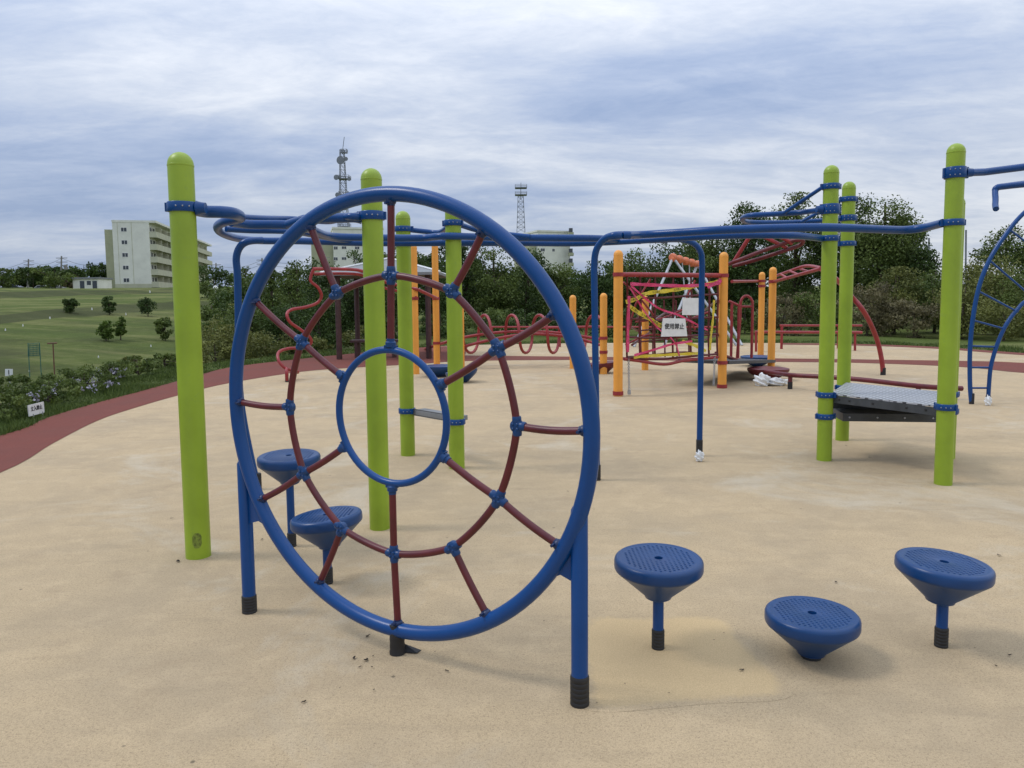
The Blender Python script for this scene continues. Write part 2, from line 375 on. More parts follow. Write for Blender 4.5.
tobj('ring_tube', [pt(2*PI*i/120, rimr(2*PI*i/120)) for i in range(120)], .031, BLUE, ring, 20, True)
INR = [(338.7, 415), (444.3, 415), (393, 351.5), (391, 485), (358, 365), (430, 370), (432, 455), (352, 458)]
ip = [polar(RP(*p)) for p in INR]
ic = sum((RP(*p) for p in INR), Vector())/len(INR); Lc = RP(338.7, 415); Rc_ = RP(444.3, 415); Tc = RP(393, 351.5); Bc = RP(391, 485)
icc = (Lc+Rc_+Tc+Bc)/4; ir = ((Lc-Rc_).length+(Tc-Bc).length)/4
tobj('inner_hoop', [icc+PU*(ir*math.cos(2*PI*i/72))+PV*(ir*math.sin(2*PI*i/72)) for i in range(72)], .0150, BLUE, ring, 14, True)
OUT12 = [(391, 199), (313, 232), (258, 303), (241, 402), (264, 498), (320, 582), (398, 626), (488, 617), (560, 546), (589, 431), (560, 311), (485, 228)]
MID12 = [(391, 275.5), (337.5, 293.5), (302, 342), (290, 407), (304, 473), (342, 528), (394, 553.5), (453, 547), (498.5, 498.5), (517, 426), (498, 348.5), (452, 292)]
MP = [RP(*p) for p in MID12]
def knuckle(bm, p, dirs, r=.025, w=.034):
    lathe(bm, [(r*.6, -w/2), (r, -w/2+.006), (r, w/2-.006), (r*.6, w/2)], 16, p, PN)
    for d in dirs:
        d = d.normalized(); lathe(bm, [(.0150, 0), (.0185, .008), (.0180, .026), (.0160, .031)], 14, p+d*.006, d)
    for a in range(4):
        q = PU*math.cos(a*PI/2+.78)+PV*math.sin(a*PI/2+.78); lathe(bm, [(.0055, 0), (.0055, .006), (.003, .008)], 8, p+q*.013+PN*(w/2-.004), PN)
rr = .0150
for i in range(12):
    a, b = polar(MP[i]), polar(MP[(i+1) % 12]); ta, tb = a[0], b[0]
    while tb-ta > PI: tb -= 2*PI
    while tb-ta < -PI: tb += 2*PI
    seg = []
    for k in range(11):
        s = k/10; seg.append(pt(ta+(tb-ta)*s, (a[1]+(b[1]-a[1])*s)*(1-.012*math.sin(PI*s))))
    tobj('ring_rope', seg, rr, ROPE, ring, 10)
for i in range(12):
    o_ = RP(*OUT12[i]); t, r = polar(o_); o_ = pt(t, rimr(t)-.027); d = (MP[i]-o_).normalized()
    side = PV.cross(PN)
    tobj('spoke_rope', [o_+(MP[i]-o_)*s+PV*(-.008*math.sin(PI*s)) for s in [k/8 for k in range(9)]], rr, ROPE, ring, 10)
    bm = B(); lathe(bm, [(.012, -.008), (.020, -.004), (.0215, .006), (.019, .012), (.0162, .015), (.0162, .020)], 16, o_, d)
    lathe(bm, [(.006, 0), (.006, .02)], 8, o_+d*.012-PN*.0+PV*0+PN*.018, PN)
    obj('rim_socket', bm, NAVY, ring, True)
    t2, r2 = polar(MP[i]); tan = (pt(t2+.01, r2)-pt(t2, r2)).normalized(); dirs = [tan, -tan, -d]
    if i % 2 == 0:
        v = icc-MP[i]; hp = icc-(v.normalized())*(ir+.008); dirs.append(v)
        tobj('inner_rope', [MP[i]+(hp-MP[i])*s+PV*(-.006*math.sin(PI*s)) for s in [k/6 for k in range(7)]], rr, ROPE, ring, 10)
        bm = B(); d2 = (MP[i]-hp).normalized(); lathe(bm, [(.014, -.012), (.022, -.006), (.022, .012), (.0165, .016), (.0165, .027)], 14, hp+d2*.012, d2)
        tn = d2.cross(PN); box(bm, hp+d2*.004, (.05, .014, .028), ax=(tn, d2, PN)); obj('hoop_clip', bm, BLUEP, ring, True)
    bm = B(); knuckle(bm, MP[i], dirs); obj('rope_connector', bm, BLUEP, ring, True)
def sleeve(c, r, h, parent, top=0.012):
    prof = [(r+.001, -.01)]; k = 6
    for i in range(k):
        z = h*i/k; prof += [(r+.0042, z+.001), (r+.0040, z+h/k*.72), (r+.0026, z+h/k*.86)]
    prof += [(r+.002, h), (r, h+.001)]
    return obj('foot_sleeve', lathe(B(), prof, 20, c), BLACK, parent, True)
for bx, by, tx, ty, sy, gy, gx in ((249.5, 610, 237.5, 461, 595, 521, 258), (580.5, 703, 580.5, 507, 675, 582, 553)):
    c = G(bx, by); u = (c-P0).dot(PU)+(.018 if bx < 400 else 0); c = P0+PU*u; zt = hgt(ty, c); zs = hgt(sy, c); r = .0315
    bm = B(); lathe(bm, [(r, -.02), (r, zt-.012), (r-.006, zt)], 20, c); lg = obj('leg', bm, BLUE, ring, True); sleeve(c, r, zs, lg)
    zb = hgt(gy+3, c); pts = []
    ringside = []
    for k in range(9):
        z = zb+(zt-.02-zb)*k/8; zz = z
        # where the ring's centre line is at that height
        best = min((abs((pt(t, rimr(t))-Zv*zz).z), t) for t in [(PI+.0+j*.01 if bx < 400 else -1.3+j*.01) for j in range(130)])[1]
        ringside.append(pt(best, rimr(best)))
    legside = [c+Zv*(zb+(zt-.02-zb)*k/8) for k in range(8, -1, -1)]
    mid = (ringside[0]+legside[-1])/2+Zv*.03
    poly = ringside+legside+[mid]
    obj('gusset', prism(B(), [p-PN*.006 for p in poly], PN*.012), BLUE, lg)
c = G(391.5, 657); c = P0+PU*(c-P0).dot(PU); st = obj('foot_stub', lathe(B(), [(.034, -.01), (.034, .012), (.0315, .02), (.033, .035), (.031, .05), (.033, .065), (.031, .085), (.032, .13)], 20, c), BLACK, ring, True)
bm = B(); prism(bm, [c+Vector((.02, .0, .002)), c+Vector((.085, -.012, .003)), c+Vector((.10, .012, .004)), c+Vector((.03, .02, .028))], (0, 0, .003)); obj('torn_tape', bm, BLACK, st)
# ---------------------------------------------------------------- 2 the lime green climbing frame
LP = dict(a=G(198.5, 556), b=G(380, 528), c=G(408, 455), d=G(457, 468), e=G(943, 484), f=G(824, 460), g=G(842, 440))
LP['h'] = LP['g']+LP['e']-LP['f']
rp = .072; TOPH = dict(a=2.36, b=2.35, c=2.36, d=2.36, e=2.675, f=2.68, g=2.68, h=2.40)
frm = thing('climbing_frame', 'wide climbing frame of lime green posts joined by blue overhead tubes behind the web ring', 'climbing frame', (0, 6, 0))
RPK = dict(a=.071, b=.067, c=.070, d=.070, e=.066, f=.066, g=.066, h=.066)
posts = {}
for k, c in LP.items(): posts[k] = obj('post', post_bm(c, RPK[k], TOPH[k]), GREEN, frm, True)
def cl(k, z, out=(1, 0, 0), h=.05): return clamp_band(LP[k]+Zv*z, RPK[k], h, out, BLUE, posts[k])
cl('a', 2.05, (1, .1, 0), .055); cl('b', 2.05, (-1, 0, 0), .055); cl('c', 2.19); cl('c', 2.05); cl('d', 2.18, (-1, .3, 0)); cl('d', 2.06, (-1, .3, 0)); cl('d', .425, (-.6, .75, 0))
cl('c', .44, (.6, -.75, 0)); cl('e', 2.45, (1, -.1, 0), .085); cl('e', 2.07, (-1, .1, 0)); cl('e', .625, (-.5, .9, 0)); cl('f', 2.49, (-1, 0, 0)); cl('f', 2.29, (-1, 0, 0), .09); cl('f', 2.03, (-1, 0, 0))
cl('f', .61, (1, -1, 0)); cl('f', .41, (1, 0, 0)); cl('g', 2.50, (-1, 0, 0)); cl('g', 2.31, (-1, 0, 0), .06); cl('g', 2.05, (-1, 0, 0)); cl('g', .56, (1, 0, 0)); cl('h', .60, (-1, 0, 0)); cl('h', .44, (-1, 0, 0))
def gpath(L, z): return [G(x, y, z) for x, y in L]
R1_ = .031
pa_ = LP['a']; dv = (EYE-pa_); dv.z = 0; dv.normalize(); sd_ = Vector((-dv.y, dv.x, 0)); bm = B(); hh_ = .075
cols = []
for i in range(9):
    an = (-.36+.09*i); zz_ = .046*max(.12, 1-abs(an/.40)**3)**.6; e_ = dv*((RPK['a']+.0012)*math.cos(an))+sd_*((RPK['a']+.0012)*math.sin(an)-.004)
    cols.append((bm.verts.new(pa_+e_+Zv*(.115-zz_)), bm.verts.new(pa_+e_+Zv*(.115+zz_))))
for a, b in zip(cols, cols[1:]): bm.faces.new((a[0], b[0], b[1], a[1]))
obj('worn_sticker', bm, paint('worn_sticker', (.19, .25, .028), .7, .45, scale=45), posts['a'])
# flattened collar where a tube meets a post
def collar(k, z, d, parent, L=.05):
    d = Vector(d).normalized(); c = LP[k]+Zv*z+d*(RPK[k]+.01)
    return obj('tube_collar', lathe(B(), [(.042, 0), (.038, .01), (.033, .03), (.031, L)], 18, c, d), BLUE, parent, True)
ca = LP['a']+Zv*2.04; cb = LP['b']+Zv*2.04
armA = [ca+Vector((.06, .0, 0)), G(205, 211.5, 2.04), G(222, 212, 2.04), G(234, 213.5, 2.04), G(240.5, 217, 2.04)]
loopA = armA+[G(236, 219.5, 2.035), G(224, 222, 2.03), G(217.5, 227, 2.03), G(222, 233, 2.03), G(238, 238.5, 2.03), G(262, 240.8, 2.03), G(300, 241, 2.03), G(365, 243, 2.03), G(440, 243, 2.03), G(520, 243, 2.03), G(580, 243.3, 2.03), G(640, 240.5, 2.03), G(720, 235.8, 2.03), G(790, 235.4, 2.03), LP['f']+Zv*2.03+Vector((-.07, 0, 0))]
lp_ = cr(loopA, 8); k_ = len(lp_); rad = [.036 if i < 28 else max(.030, .036-.0006*(i-28)) for i in range(k_)]
tobj('overhead_rail', lp_, rad, BLUE, frm, 16); collar('a', 2.045, (1, .05, 0), frm); 
tobj('overhead_rail', cr([G(243, 217.5, 2.10), G(262, 218.5, 2.12), G(290, 219, 2.16), G(312, 220.5, 2.14)]+[D(330, 221, 5.5), cb+Vector((-.16, -.01, .005)), cb+Vector((-.06, 0, 0))], 8), .0235, BLUE, frm, 14)
tobj('overhead_rail', [cb+Vector((-.06, 0, 0)), cb+Vector((-.30, .03, 0)), cb+Vector((-.46, .08, 0)), cb+Vector((-.6, .2, -.02))], .031, BLUE, frm, 14); collar('b', 2.04, (-1, .05, 0), frm)
tobj('overhead_rail', cr([G(231, 222, 2.04), G(250, 224.4, 2.04), G(290, 225, 2.04), G(312, 230, 2.04), G(330, 236, 2.05), G(365, 237.5, 2.05), G(420, 238, 2.06), LP['d']+Zv*2.06+Vector((-.05, -.1, 0)), G(500, 237.5, 2.06), G(560, 238, 2.05), G(600, 238.5, 2.05), G(640, 241, 2.05)], 8), R1_, BLUE, frm, 14)
tobj('overhead_rail', cr([G(226, 229, 2.04), G(250, 230.5, 2.04), G(290, 231.5, 2.04), G(315, 235.5, 2.04), G(345, 240.5, 2.045), G(395, 243, 2.04)], 8), .022, BLUE, frm, 12)
tobj('overhead_rail', cr([LP['c']+Zv*2.19, D(425, 231.5, 7.3), D(440, 232, 7.2), LP['d']+Zv*2.18+Vector((0, .09, 0)), D(475, 229.5, 6.9), D(495, 233, 6.8), G(530, 237, 2.06)], 8), .0245, BLUE, frm, 12)
# near rail with its own bent leg, running to the right-hand post
b1 = G(597, 480); zt = 2.05
near = [b1+Zv*0, D(596, 400, b1.y), D(594.6, 300, b1.y), D(594.2, 266, b1.y), D(596, 251, b1.y-.02), D(601, 242.5, b1.y-.05), D(608, 237.3, b1.y-.1), D(620, 235.2, b1.y-.14), G(640, 234.7, 2.05), G(680, 232.5, 2.05), G(720, 230, 2.05), G(780, 228, 2.05), G(830, 227.5, 2.05), G(880, 229.3, 2.05), G(905, 230, 2.05), G(925, 227.5, 2.06), LP['e']+Zv*2.07+Vector((-.07, .02, 0))]
nr = tobj('overhead_rail', cr(near, 8), [.0275 if i < 40 else min(.033, .0275+.0004*(i-40)) for i in range(len(cr(near, 8)))], BLUE, frm, 16); sleeve(b1, .0275, .13, nr)
b2 = G(699.3, 456)
leg2 = [b2, D(700.5, 380, b2.y), D(701.7, 290, b2.y), D(702, 262, b2.y), D(700.5, 252, b2.y), D(695, 244.5, b2.y), D(685, 240.3, b2.y-.02), D(672, 239.5, b2.y-.06), D(650, 240.5, b2.y-.12)]
l2 = tobj('support_leg', cr(leg2, 8), .0275, BLUE, frm, 14); sleeve(b2, .0275, .16, l2)
b3 = Vector((D(243, 520, 5.6).x, 5.95, 0))
leg3 = [b3, D(240.5, 400, b3.y), D(238.3, 310, b3.y), D(237.5, 275, b3.y), D(236.3, 258, b3.y), D(240, 247, b3.y), D(248, 241.5, b3.y), D(262, 240.3, b3.y+.1)]
l3 = tobj('support_leg', cr(leg3, 8), .0285, BLUE, frm, 14); sleeve(b3, .0285, .13, l3)
for p in (D(627, 235.2, b1.y-.15), G(664, 240, 2.03), G(571, 238, 2.05)):
    obj('joint_sleeve', lathe(B(), [(.029, -.03), (.0315, -.026), (.0315, .026), (.029, .03)], 14, p, (1, .02, 0)), BLUE, frm, True)
# raised loop on the two right-hand back posts
zl = 2.29
tobj('upper_loop', cr([LP['f']+Zv*zl+Vector((-.06, 0, 0)), G(800, 212.5, zl), G(770, 214.3, zl), G(750, 215.5, zl), G(742.5, 218.5, zl), G(748, 222, zl), G(775, 222.6, zl), G(810, 221.5, 2.30), LP['g']+Zv*2.31+Vector((-.07, 0, 0))], 8), .025, BLUE, frm, 14)
tobj('brace', [LP['f']+Zv*2.49+Vector((-.07, 0, 0)), G(784, 213, zl)], .018, BLUE, frm, 12)
tobj('brace', [LP['g']+Zv*2.50+Vector((-.07, 0, 0)), G(801, 222, zl)], .018, BLUE, frm, 12)
for k, z in (('f', 2.29), ('e', 2.45)): collar(k, z-.0, (-1, .02, 0) if k == 'f' else (1, -.1, 0), frm)
# arm leaving the right-hand post towards the arched ladder
e0 = LP['e']+Zv*2.45
tobj('overhead_rail', [e0+Vector((.06, 0, 0)), D(985, 172, 6.05), D(1024, 167, 6.0), D(1110, 156, 6.0)], .029, BLUE, frm, 14)
tobj('hanging_loop', cr([D(1110, 176, 6.6), D(1024, 184.3, 6.6), D(1006, 186.2, 6.6), D(997.5, 187.5, 6.6), D(995.2, 191, 6.6), D(995.5, 199, 6.55), D(995.3, 205, 6.5), D(996, 209, 6.45)], 6), [.0275]*24+[.024]*19, BLUE, frm, 12)
tobj('hanging_loop', [D(998, 185.5, 6.75), D(1024, 182, 6.9), D(1110, 172, 7)], .014, BLUE, frm, 10)
# deck, riser and step
zd = .615; ctr = (LP['e']+LP['f']+LP['g']+LP['h'])/4
def inset(p, k): return ctr+(p-ctr)*k
dk = [inset(LP[k], .93) for k in 'fehg']
bm = B(); prism(bm, [Vector((p.x, p.y, zd-.008)) for p in dk], (0, 0, .012)); deck = obj('deck', bm, DECK, frm)
bm = B()
for i in range(4):
    a, b = dk[i], dk[(i+1) % 4]; d = (b-a).normalized(); s = Vector((-d.y, d.x, 0)); L = (b-a).length
    box(bm, (a+b)/2+Zv*(zd-.044)-s*0, (L-.004, .012, .066), ax=(d, s, Zv))
sk = obj('deck_skirt', bm, DSTEEL, deck)
a, b = dk[0], dk[1]; d = (b-a).normalized(); s = Vector((-d.y, d.x, 0))
for t in (.1, .2, .42, .72, .88): obj('bolt', lathe(B(), [(.010, 0), (.010, .003), (.006, .005)], 10, a+(b-a)*t+Zv*(zd-.04)-s*.007, -s), BLACK, sk)
sa = G(843, 413.5, .44); sb = G(940, 414.5, .44); sa.z = sb.z = 0; d = (sb-sa).normalized(); s = Vector((-d.y, d.x, 0)); L = (sb-sa).length
bm = B(); box(bm, (sa+sb)/2+s*.16+Zv*.405, (L, .32, .075), ax=(d, s, Zv)); bev(bm, .005); stp = obj('step', bm, DSTEEL, frm)
for t in (.07, .36, .64, .93): obj('bolt', lathe(B(), [(.009, 0), (.009, .003), (.006, .005)], 10, sa+(sb-sa)*t+Zv*.405-s*.001, -s), BOLT, stp)
bm = B(); box(bm, (sa+sb)/2+s*.335+Zv*.485, (L, .02, .10), ax=(d, s, Zv)); obj('riser', bm, DSTEEL, frm)
bm = B(); a = LP['c']+Vector((-.02, -.02, 0)); b = LP['d']; d = (b-a); L = d.length; d.normalize(); s = Vector((-d.y, d.x, 0))
box(bm, (a+b)/2+s*.12+Zv*.43, (L-.14, .15, .045), ax=(d, s, Zv)); bev(bm, .006); GREYP = paint('grey_step_coating', (.20, .205, .21), .5, .1); sp_ = obj('step', bm, GREYP, frm)
bm = B(); box(bm, (a+b)/2+s*.055+Zv*.43, (L-.12, .012, .065), ax=(d, s, Zv)); obj('step_bracket', bm, paint('grey_bracket', (.11, .115, .12), .5, .1), sp_)
# ---------------------------------------------------------------- 3 stepping stools
def stool(base, ztop, tilt, az, label, R_=.188):
    c = G(*base); t = thing('stepping_stool', label, 'stepping stool', (c.x, c.y, 0), 'blue mushroom stepping stools')
    rot = Matrix.Rotation(math.radians(tilt), 4, Vector((math.cos(az), math.sin(az), 0)))
    base_bm = B()
    lathe(base_bm, [(.0, -.182), (.045, -.182), (.056, -.176), (.060, -.166), (R_-.010, -.060), (R_-.004, -.055), (R_-.0015, -.050), (R_, -.045), (R_, -.018), (R_-.003, -.009), (R_-.010, -.0025), (R_-.019, 0), (R_-.026, -.0025), (R_-.034, -.003), (.022, -.0015), (.018, -.003), (.0165, -.02), (0, -.02)], 48)
    for i in range(-8, 9):
        for j in range(-10, 11):
            x, y = i*.0190, j*.0170+(.0085 if i % 2 else 0)
            if .032 < math.hypot(x, y) < R_-.040: box(base_bm, (x, y, -.0026), (.0085, .0062, .0028), rz=.0)
    bmesh.ops.transform(base_bm, matrix=Matrix.Translation((c.x, c.y, ztop)) @ rot, verts=base_bm.verts)
    obj('top', base_bm, BLUEP, t, True)
    if ztop > .2:
        st = tobj('stem', [c+Vector((0, 0, -.01)), c+Zv*(ztop-.165)], .0235, BLUE, t, 16); sleeve(c, .0235, min(.085, ztop*.25), st)
    else:
        obj('stem', lathe(B(), [(.04, -.01), (.04, .012), (.036, .02), (.034, .035)], 20, c), BLACK, t, True)
    return t
stool((658, 648),   .402, 2, 0, 'blue stool with straight stem standing on the lighter repair patch')
stool((811, 657), .195, 0, .9, 'lowest blue stool, its cone almost touching the ground')
stool((941, 646), .376, 3.5, 1.3, 'blue stool on a black footed stem furthest right, its top tilted')
stool((292, 546), .572, 2, 0, 'tallest blue stool, further back seen through the left side of the web ring')
stool((328, 583), .378, 6, -1.9, 'blue stool seen through the lower left of the web ring, top tipped to the left')
# ---------------------------------------------------------------- 4 arched ladder at the right edge
bA = G(971.5, 404); Ya = bA.y
al = thing('arched_ladder', 'blue arched ladder with thin rungs at the right edge of the playground', 'ladder', (bA.x, bA.y, 0))
o1 = cr([bA]+[D(x, y, Ya) for x, y in ((970, 385), (970, 350), (973, 318), (979, 287), (989, 261), (1004, 237), (1024, 213), (1060, 185), (1110, 165))], 6)
tobj('side_rail', o1, .029, BLUE, al, 14); sleeve(bA, .029, .15, al)
bB = G(988, 404); Yb = bB.y
o2 = cr([bB]+[D(x, y, Yb) for x, y in ((989, 385), (991, 366), (997, 345), (1006, 325), (1017, 310), (1030, 299), (1070, 285), (1110, 280))], 6)
tobj('side_rail', o2, .027, BLUE, al, 14); sleeve(bB, .027, .12, al)
for (a, b), (c, d_) in (((970, 388), (988.5, 388)), ((970, 367.5), (991, 367.5)), ((971.5, 346), (997, 347)), ((973.5, 320.5), (1005, 329)), ((978, 291), (1018, 312)), ((989, 260), (1031, 296)), ((1010, 230), (1060, 268))):
    tobj('rung', [D(a, b, Ya), D(c, d_, Yb)], .014, BLUE, al, 10)
# ---------------------------------------------------------------- 5 orange structures
ro = .072
def opost(parent, px, py, ty, r=ro, m=ORANGE, bands=()):
    c = G(px, py); h = hgt(ty, c); o = obj('post', post_bm(c, r, h), m, parent, True)
    for yb in bands:
        z = hgt(yb, c); obj('clamp', lathe(B(), [(r+.002, -.03), (r+.012, -.03), (r+.012, .03), (r+.002, .03)], 20, c+Zv*z), RED, o, True)
    return o, c, h
nf = thing('net_climbing_frame', 'orange posted climbing frame with burgundy rope net closed off by warning tape', 'climbing frame', (2.6, 12.5, 0))
_, O1, h1 = opost(nf, 618, 396, 250, bands=(274.5, 393)); _, O2, h2 = opost(nf, 722, 388, 252, bands=(275.5, 362.5, 386))
_, O3, h3 = opost(nf, 645, 370, 296, bands=(336, 353))
_, O9, h9 = opost(nf, 760.5, 360, 272, bands=(281, 286)); _, O10, h10 = opost(nf, 771, 372, 267, bands=(281.5, 361))
zb1, zb2 = hgt(274.5, O1), hgt(275.5, O2)
tobj('top_bar', [O1+Zv*zb1, O2+Zv*zb2], .038, RED, nf, 14)
def NP(x, y, off=0):
    """point on the net plane between the two front posts"""
    n = Vector((-(O2-O1).y, (O2-O1).x, 0)).normalized(); d = ray(x, y); return EYE+d*((O1-EYE).dot(n)/d.dot(n))-n*off
bm = B()
V_ = [627, 640, 655, 673, 691, 709, 717.5]
for x in V_: tube(bm, cr([NP(x, 277), NP(x+.5, 300), NP(x-.6, 330), NP(x, 357)], 4), .017, 6)
for y0, y1, sag in ((297, 294, 2), (318, 317, 3), (337, 334, 2), (357.5, 354, 3)):
    tube(bm, cr([NP(627, y0), NP(655, (y0*2+y1)/3+sag), NP(690, (y0+2*y1)/3+sag*.4), NP(718, y1)], 4), .019, 6)
obj('front_net', bm, ROPE, nf, True)
bm = B(); off = Vector((.5, 3.2, 0))
for x in (640, 652, 664, 676, 688, 700): tube(bm, [D(x, 300, 15.6), D(x+1, 357, 15.6)], .017, 6)
for y0, y1 in ((318, 312), (331, 333), (342, 340), (356, 355)): tube(bm, cr([D(636, y0, 15.6), D(660, y0-2, 15.6), D(685, y1-3, 15.6), D(708, y1, 15.6)], 4), .018, 6)
for a, b in (((627, 300), (640, 318)), ((627, 325), (638, 331)), ((627, 357), (640, 356)), ((718, 300), (702, 312)), ((718, 335), (704, 340)), ((655, 320), (665, 313)), ((668, 318), (690, 308)), ((632, 345), (650, 332))):
    tube(bm, [NP(*a), D(*b, 15.6)], .019, 6)
obj('back_net', bm, ROPE, nf, True)
for P in (((628, 282), (646, 300), (660, 318)), ((655, 279), (640, 305), (634, 330)), ((700, 280), (690, 305), (700, 330)), ((672, 340), (690, 322), (714, 312)), ((630, 345), (655, 335), (684, 338)), ((640, 322), (668, 318), (695, 306))):
    tobj('tie_rope', cr([NP(x, y, -.12) for x, y in P], 5), .016, RED, nf, 6)
bm = B(); tube(bm, cr([NP(624, 359), NP(640, 361), NP(655, 363.5), NP(668, 364), NP(685, 360.5), NP(718, 357)], 6), .026, 8); obj('bottom_rope', bm, RED, nf, True)
# side rails, platform and hoops to the right
c1, c2 = O2+Zv*hgt(362.5, O2), O10+Zv*hgt(361, O10); d = (c2-c1).normalized(); s = Vector((-d.y, d.x, 0))
bm = B(); box(bm, (c1+c2)/2+s*.35+Vector((0, 0, 0)), ((c2-c1).length-.1, .9, .055), ax=(d, s, Zv)); obj('platform', bm, DSTEEL, nf)
for xa, top in ((731, 302), (738, 304)): tobj('guard_bar', [D(xa, 358, 14.2), D(xa+1, top, 14.2)], .026, RED, nf, 10)
tobj('guard_bar', cr([D(737, 358, 14.3), D(740, 320, 14.3), D(740.5, 304, 14.3), D(743, 297.5, 14.3), D(747.5, 296, 14.3), D(751.5, 300, 14.3), D(752.5, 308, 14.3), D(751.5, 358, 14.3)], 6), .026, RED, nf, 10)
tobj('guard_bar', [D(729, 301, 14.2), D(740, 306, 14.2)], .024, RED, nf, 10); tobj('guard_bar', [D(740, 306.5, 14.3), D(752, 306.5, 14.3)], .024, RED, nf, 10)
tobj('guard_bar', [D(732, 281.5, 14.0), D(762, 281, 19.0)], .03, RED, nf, 10)
tobj('guard_bar', [D(716, 353, 13.2), D(737, 360, 14.2)], .03, DRED, nf, 10)
# overhead ladders
tobj('overhead_ladder_rail', cr([D(722, 267, 13.1), D(734, 262, 12.6), D(765, 250, 12.4), D(790, 241.5, 12.2), D(799, 240, 12.1), D(803, 241, 12.1), D(800, 245, 12.2), D(785, 250.5, 12.3), D(755, 260, 12.7), D(733, 266, 13.0)], 6), .033, DRED, nf, 12)
tobj('overhead_ladder_rail', [D(733, 263, 12.8), D(750, 236, 12.6)], .033, RED, nf, 12)
tobj('overhead_ladder_rail', cr([D(762, 236, 12.4), D(776, 242.5, 12.3), D(787, 248, 12.3)], 4), .03, RED, nf, 12); tobj('overhead_ladder_rail', cr([D(772, 234, 12.3), D(786, 239.5, 12.2), D(792, 244, 12.2)], 4), .03, RED, nf, 12)
tobj('overhead_ladder_rail', [O10+Zv*hgt(282, O10), D(821, 268.5, 12.6)], .032, RED, nf, 12)
tobj('overhead_ladder_rail', cr([D(776, 276, 15.9), D(790, 271, 15), D(806, 266, 14.2), D(821, 268, 13.0)], 5), .03, RED, nf, 12)
for a, b in (((781, 274.5), (788, 278.5)), ((790, 271), (799, 275)), ((799, 268.5), (810, 272))): tobj('ladder_rung', [D(*a, 14.9), D(*b, 14.2)], .024, RED, nf, 8)
bS = G(883, 375)
tobj('sliding_arc', cr([D(821, 268.5, 12.6), D(838, 281, 13.2), D(852, 297, 14), D(862, 309, bS.y-.4), D(871, 325, bS.y-.2), D(878, 343, bS.y), D(882, 362, bS.y), bS], 6), .045, RED, nf, 12); sleeve(bS, .045, .14, nf)
# chains
for px, y0, y1, X in ((627.5, 359, 392, O1), (713.5, 357, 385, O2)):
    a = NP(px, y0, .03); b = NP(px+(.6 if px < 650 else -1), y1, .03); k = 22; bm = B()
    for i in range(k):
        c = a+(b-a)*((i+.5)/k); up = (b-a).normalized(); sd = Vector((1, 0, 0)) if i % 2 else Vector((0, 1, 0)); hl = (b-a).length/k*.68
        tube(bm, [c+up*(hl*math.cos(t*PI/4))+sd*(.016*math.sin(t*PI/4)) for t in range(8)], .006, 5, True)
    if px < 650: box(bm, b+Vector((0, 0, .0)), (.05, .03, .07)); 
    t = obj('hanging_chain', bm, STEEL, None, True); tag(t, 'thin chain hanging from the net to the foot of the left orange post' if px < 650 else 'thin chain hanging from the net to the foot of the right orange post', 'chain', 'chains below the rope net')
# tapes
def ribbon(P, w, up=Zv, off=.05, seg=5):
    bm = B(); Q = cr([NP(x, y, off) for x, y in P], seg); n = Vector((0, -1, 0)); vs = []
    for i, p in enumerate(Q):
        d = (Q[min(i+1, len(Q)-1)]-Q[max(i-1, 0)]).normalized(); s = d.cross(n).normalized(); w_ = w*(1+.15*math.sin(i*1.7)); t = n*(.01*math.sin(i*1.1))
        vs.append((bm.verts.new(p+s*w_/2+t), bm.verts.new(p-s*w_/2-t)))
    for a, b in zip(vs, vs[1:]): bm.faces.new((a[0], a[1], b[1], b[0]))
    bmesh.ops.solidify(bm, geom=list(bm.faces), thickness=.002); return bm
def text_obj(s, size, m, loc, xa, za, parent, name='lettering', bold=.0):
    cu = bpy.data.curves.new(name, 'FONT'); cu.body = s; cu.size = size; cu.align_x = 'CENTER'; cu.align_y = 'CENTER'; cu.extrude = .001; cu.offset = bold
    t = bpy.data.objects.new(name, cu); C.objects.link(t); bpy.context.view_layer.update()
    me = bpy.data.meshes.new_from_object(t.evaluated_get(bpy.context.evaluated_depsgraph_get())); bpy.data.objects.remove(t)
    me.materials.clear(); me.materials.append(m)
    xa = Vector(xa).normalized(); za = Vector(za); za = (za-xa*za.dot(xa)).normalized(); ya = za.cross(xa)*-1
    M = Matrix((xa, za, xa.cross(za))).transposed().to_4x4(); M.translation = Vector(loc)-org(parent); me.transform(M)
    o = bpy.data.objects.new(name, me); C.objects.link(o); o.parent = parent; return o
TY = [([(624, 302), (634, 299), (645, 293.5), (668, 290.5), (690, 287)], 'yellow warning tape across the upper net of the orange frame', .06),
      ([(626, 305), (636, 312), (648, 319), (656, 324), (661, 327)], 'yellow warning tape sloping down to the closed sign', .06),
      ([(632, 357), (650, 355.5), (680, 354), (700, 353)], 'yellow warning tape along the foot of the rope net', .045),
      ([(712, 300), (711, 318), (709, 336), (708, 350)], 'yellow warning tape hanging upright beside the right orange post', .035),
      ([(680, 341), (692, 345), (704, 351)], 'short loose end of yellow tape below the blank white board', .05),
      ([(690, 287), (705, 284), (717, 281)], 'orange yellow tape end tied to the right orange post', .05)]
for P, lab, w in TY:
    o = obj('caution_tape', ribbon(P, w, seg=7), YELL, None, False, loc=None); tag(o, lab, 'warning tape', 'warning tapes on the rope net')
    if w > .055:
        Q = cr([NP(x, y, .056) for x, y in P], 7)
        for i in range(5, len(Q)-3, 6): 
            dd = Q[i+1]-Q[i-1]; text_obj('立入禁止', .038, INK, Q[i]+Vector((0, -.004, 0)), dd, Zv, o)
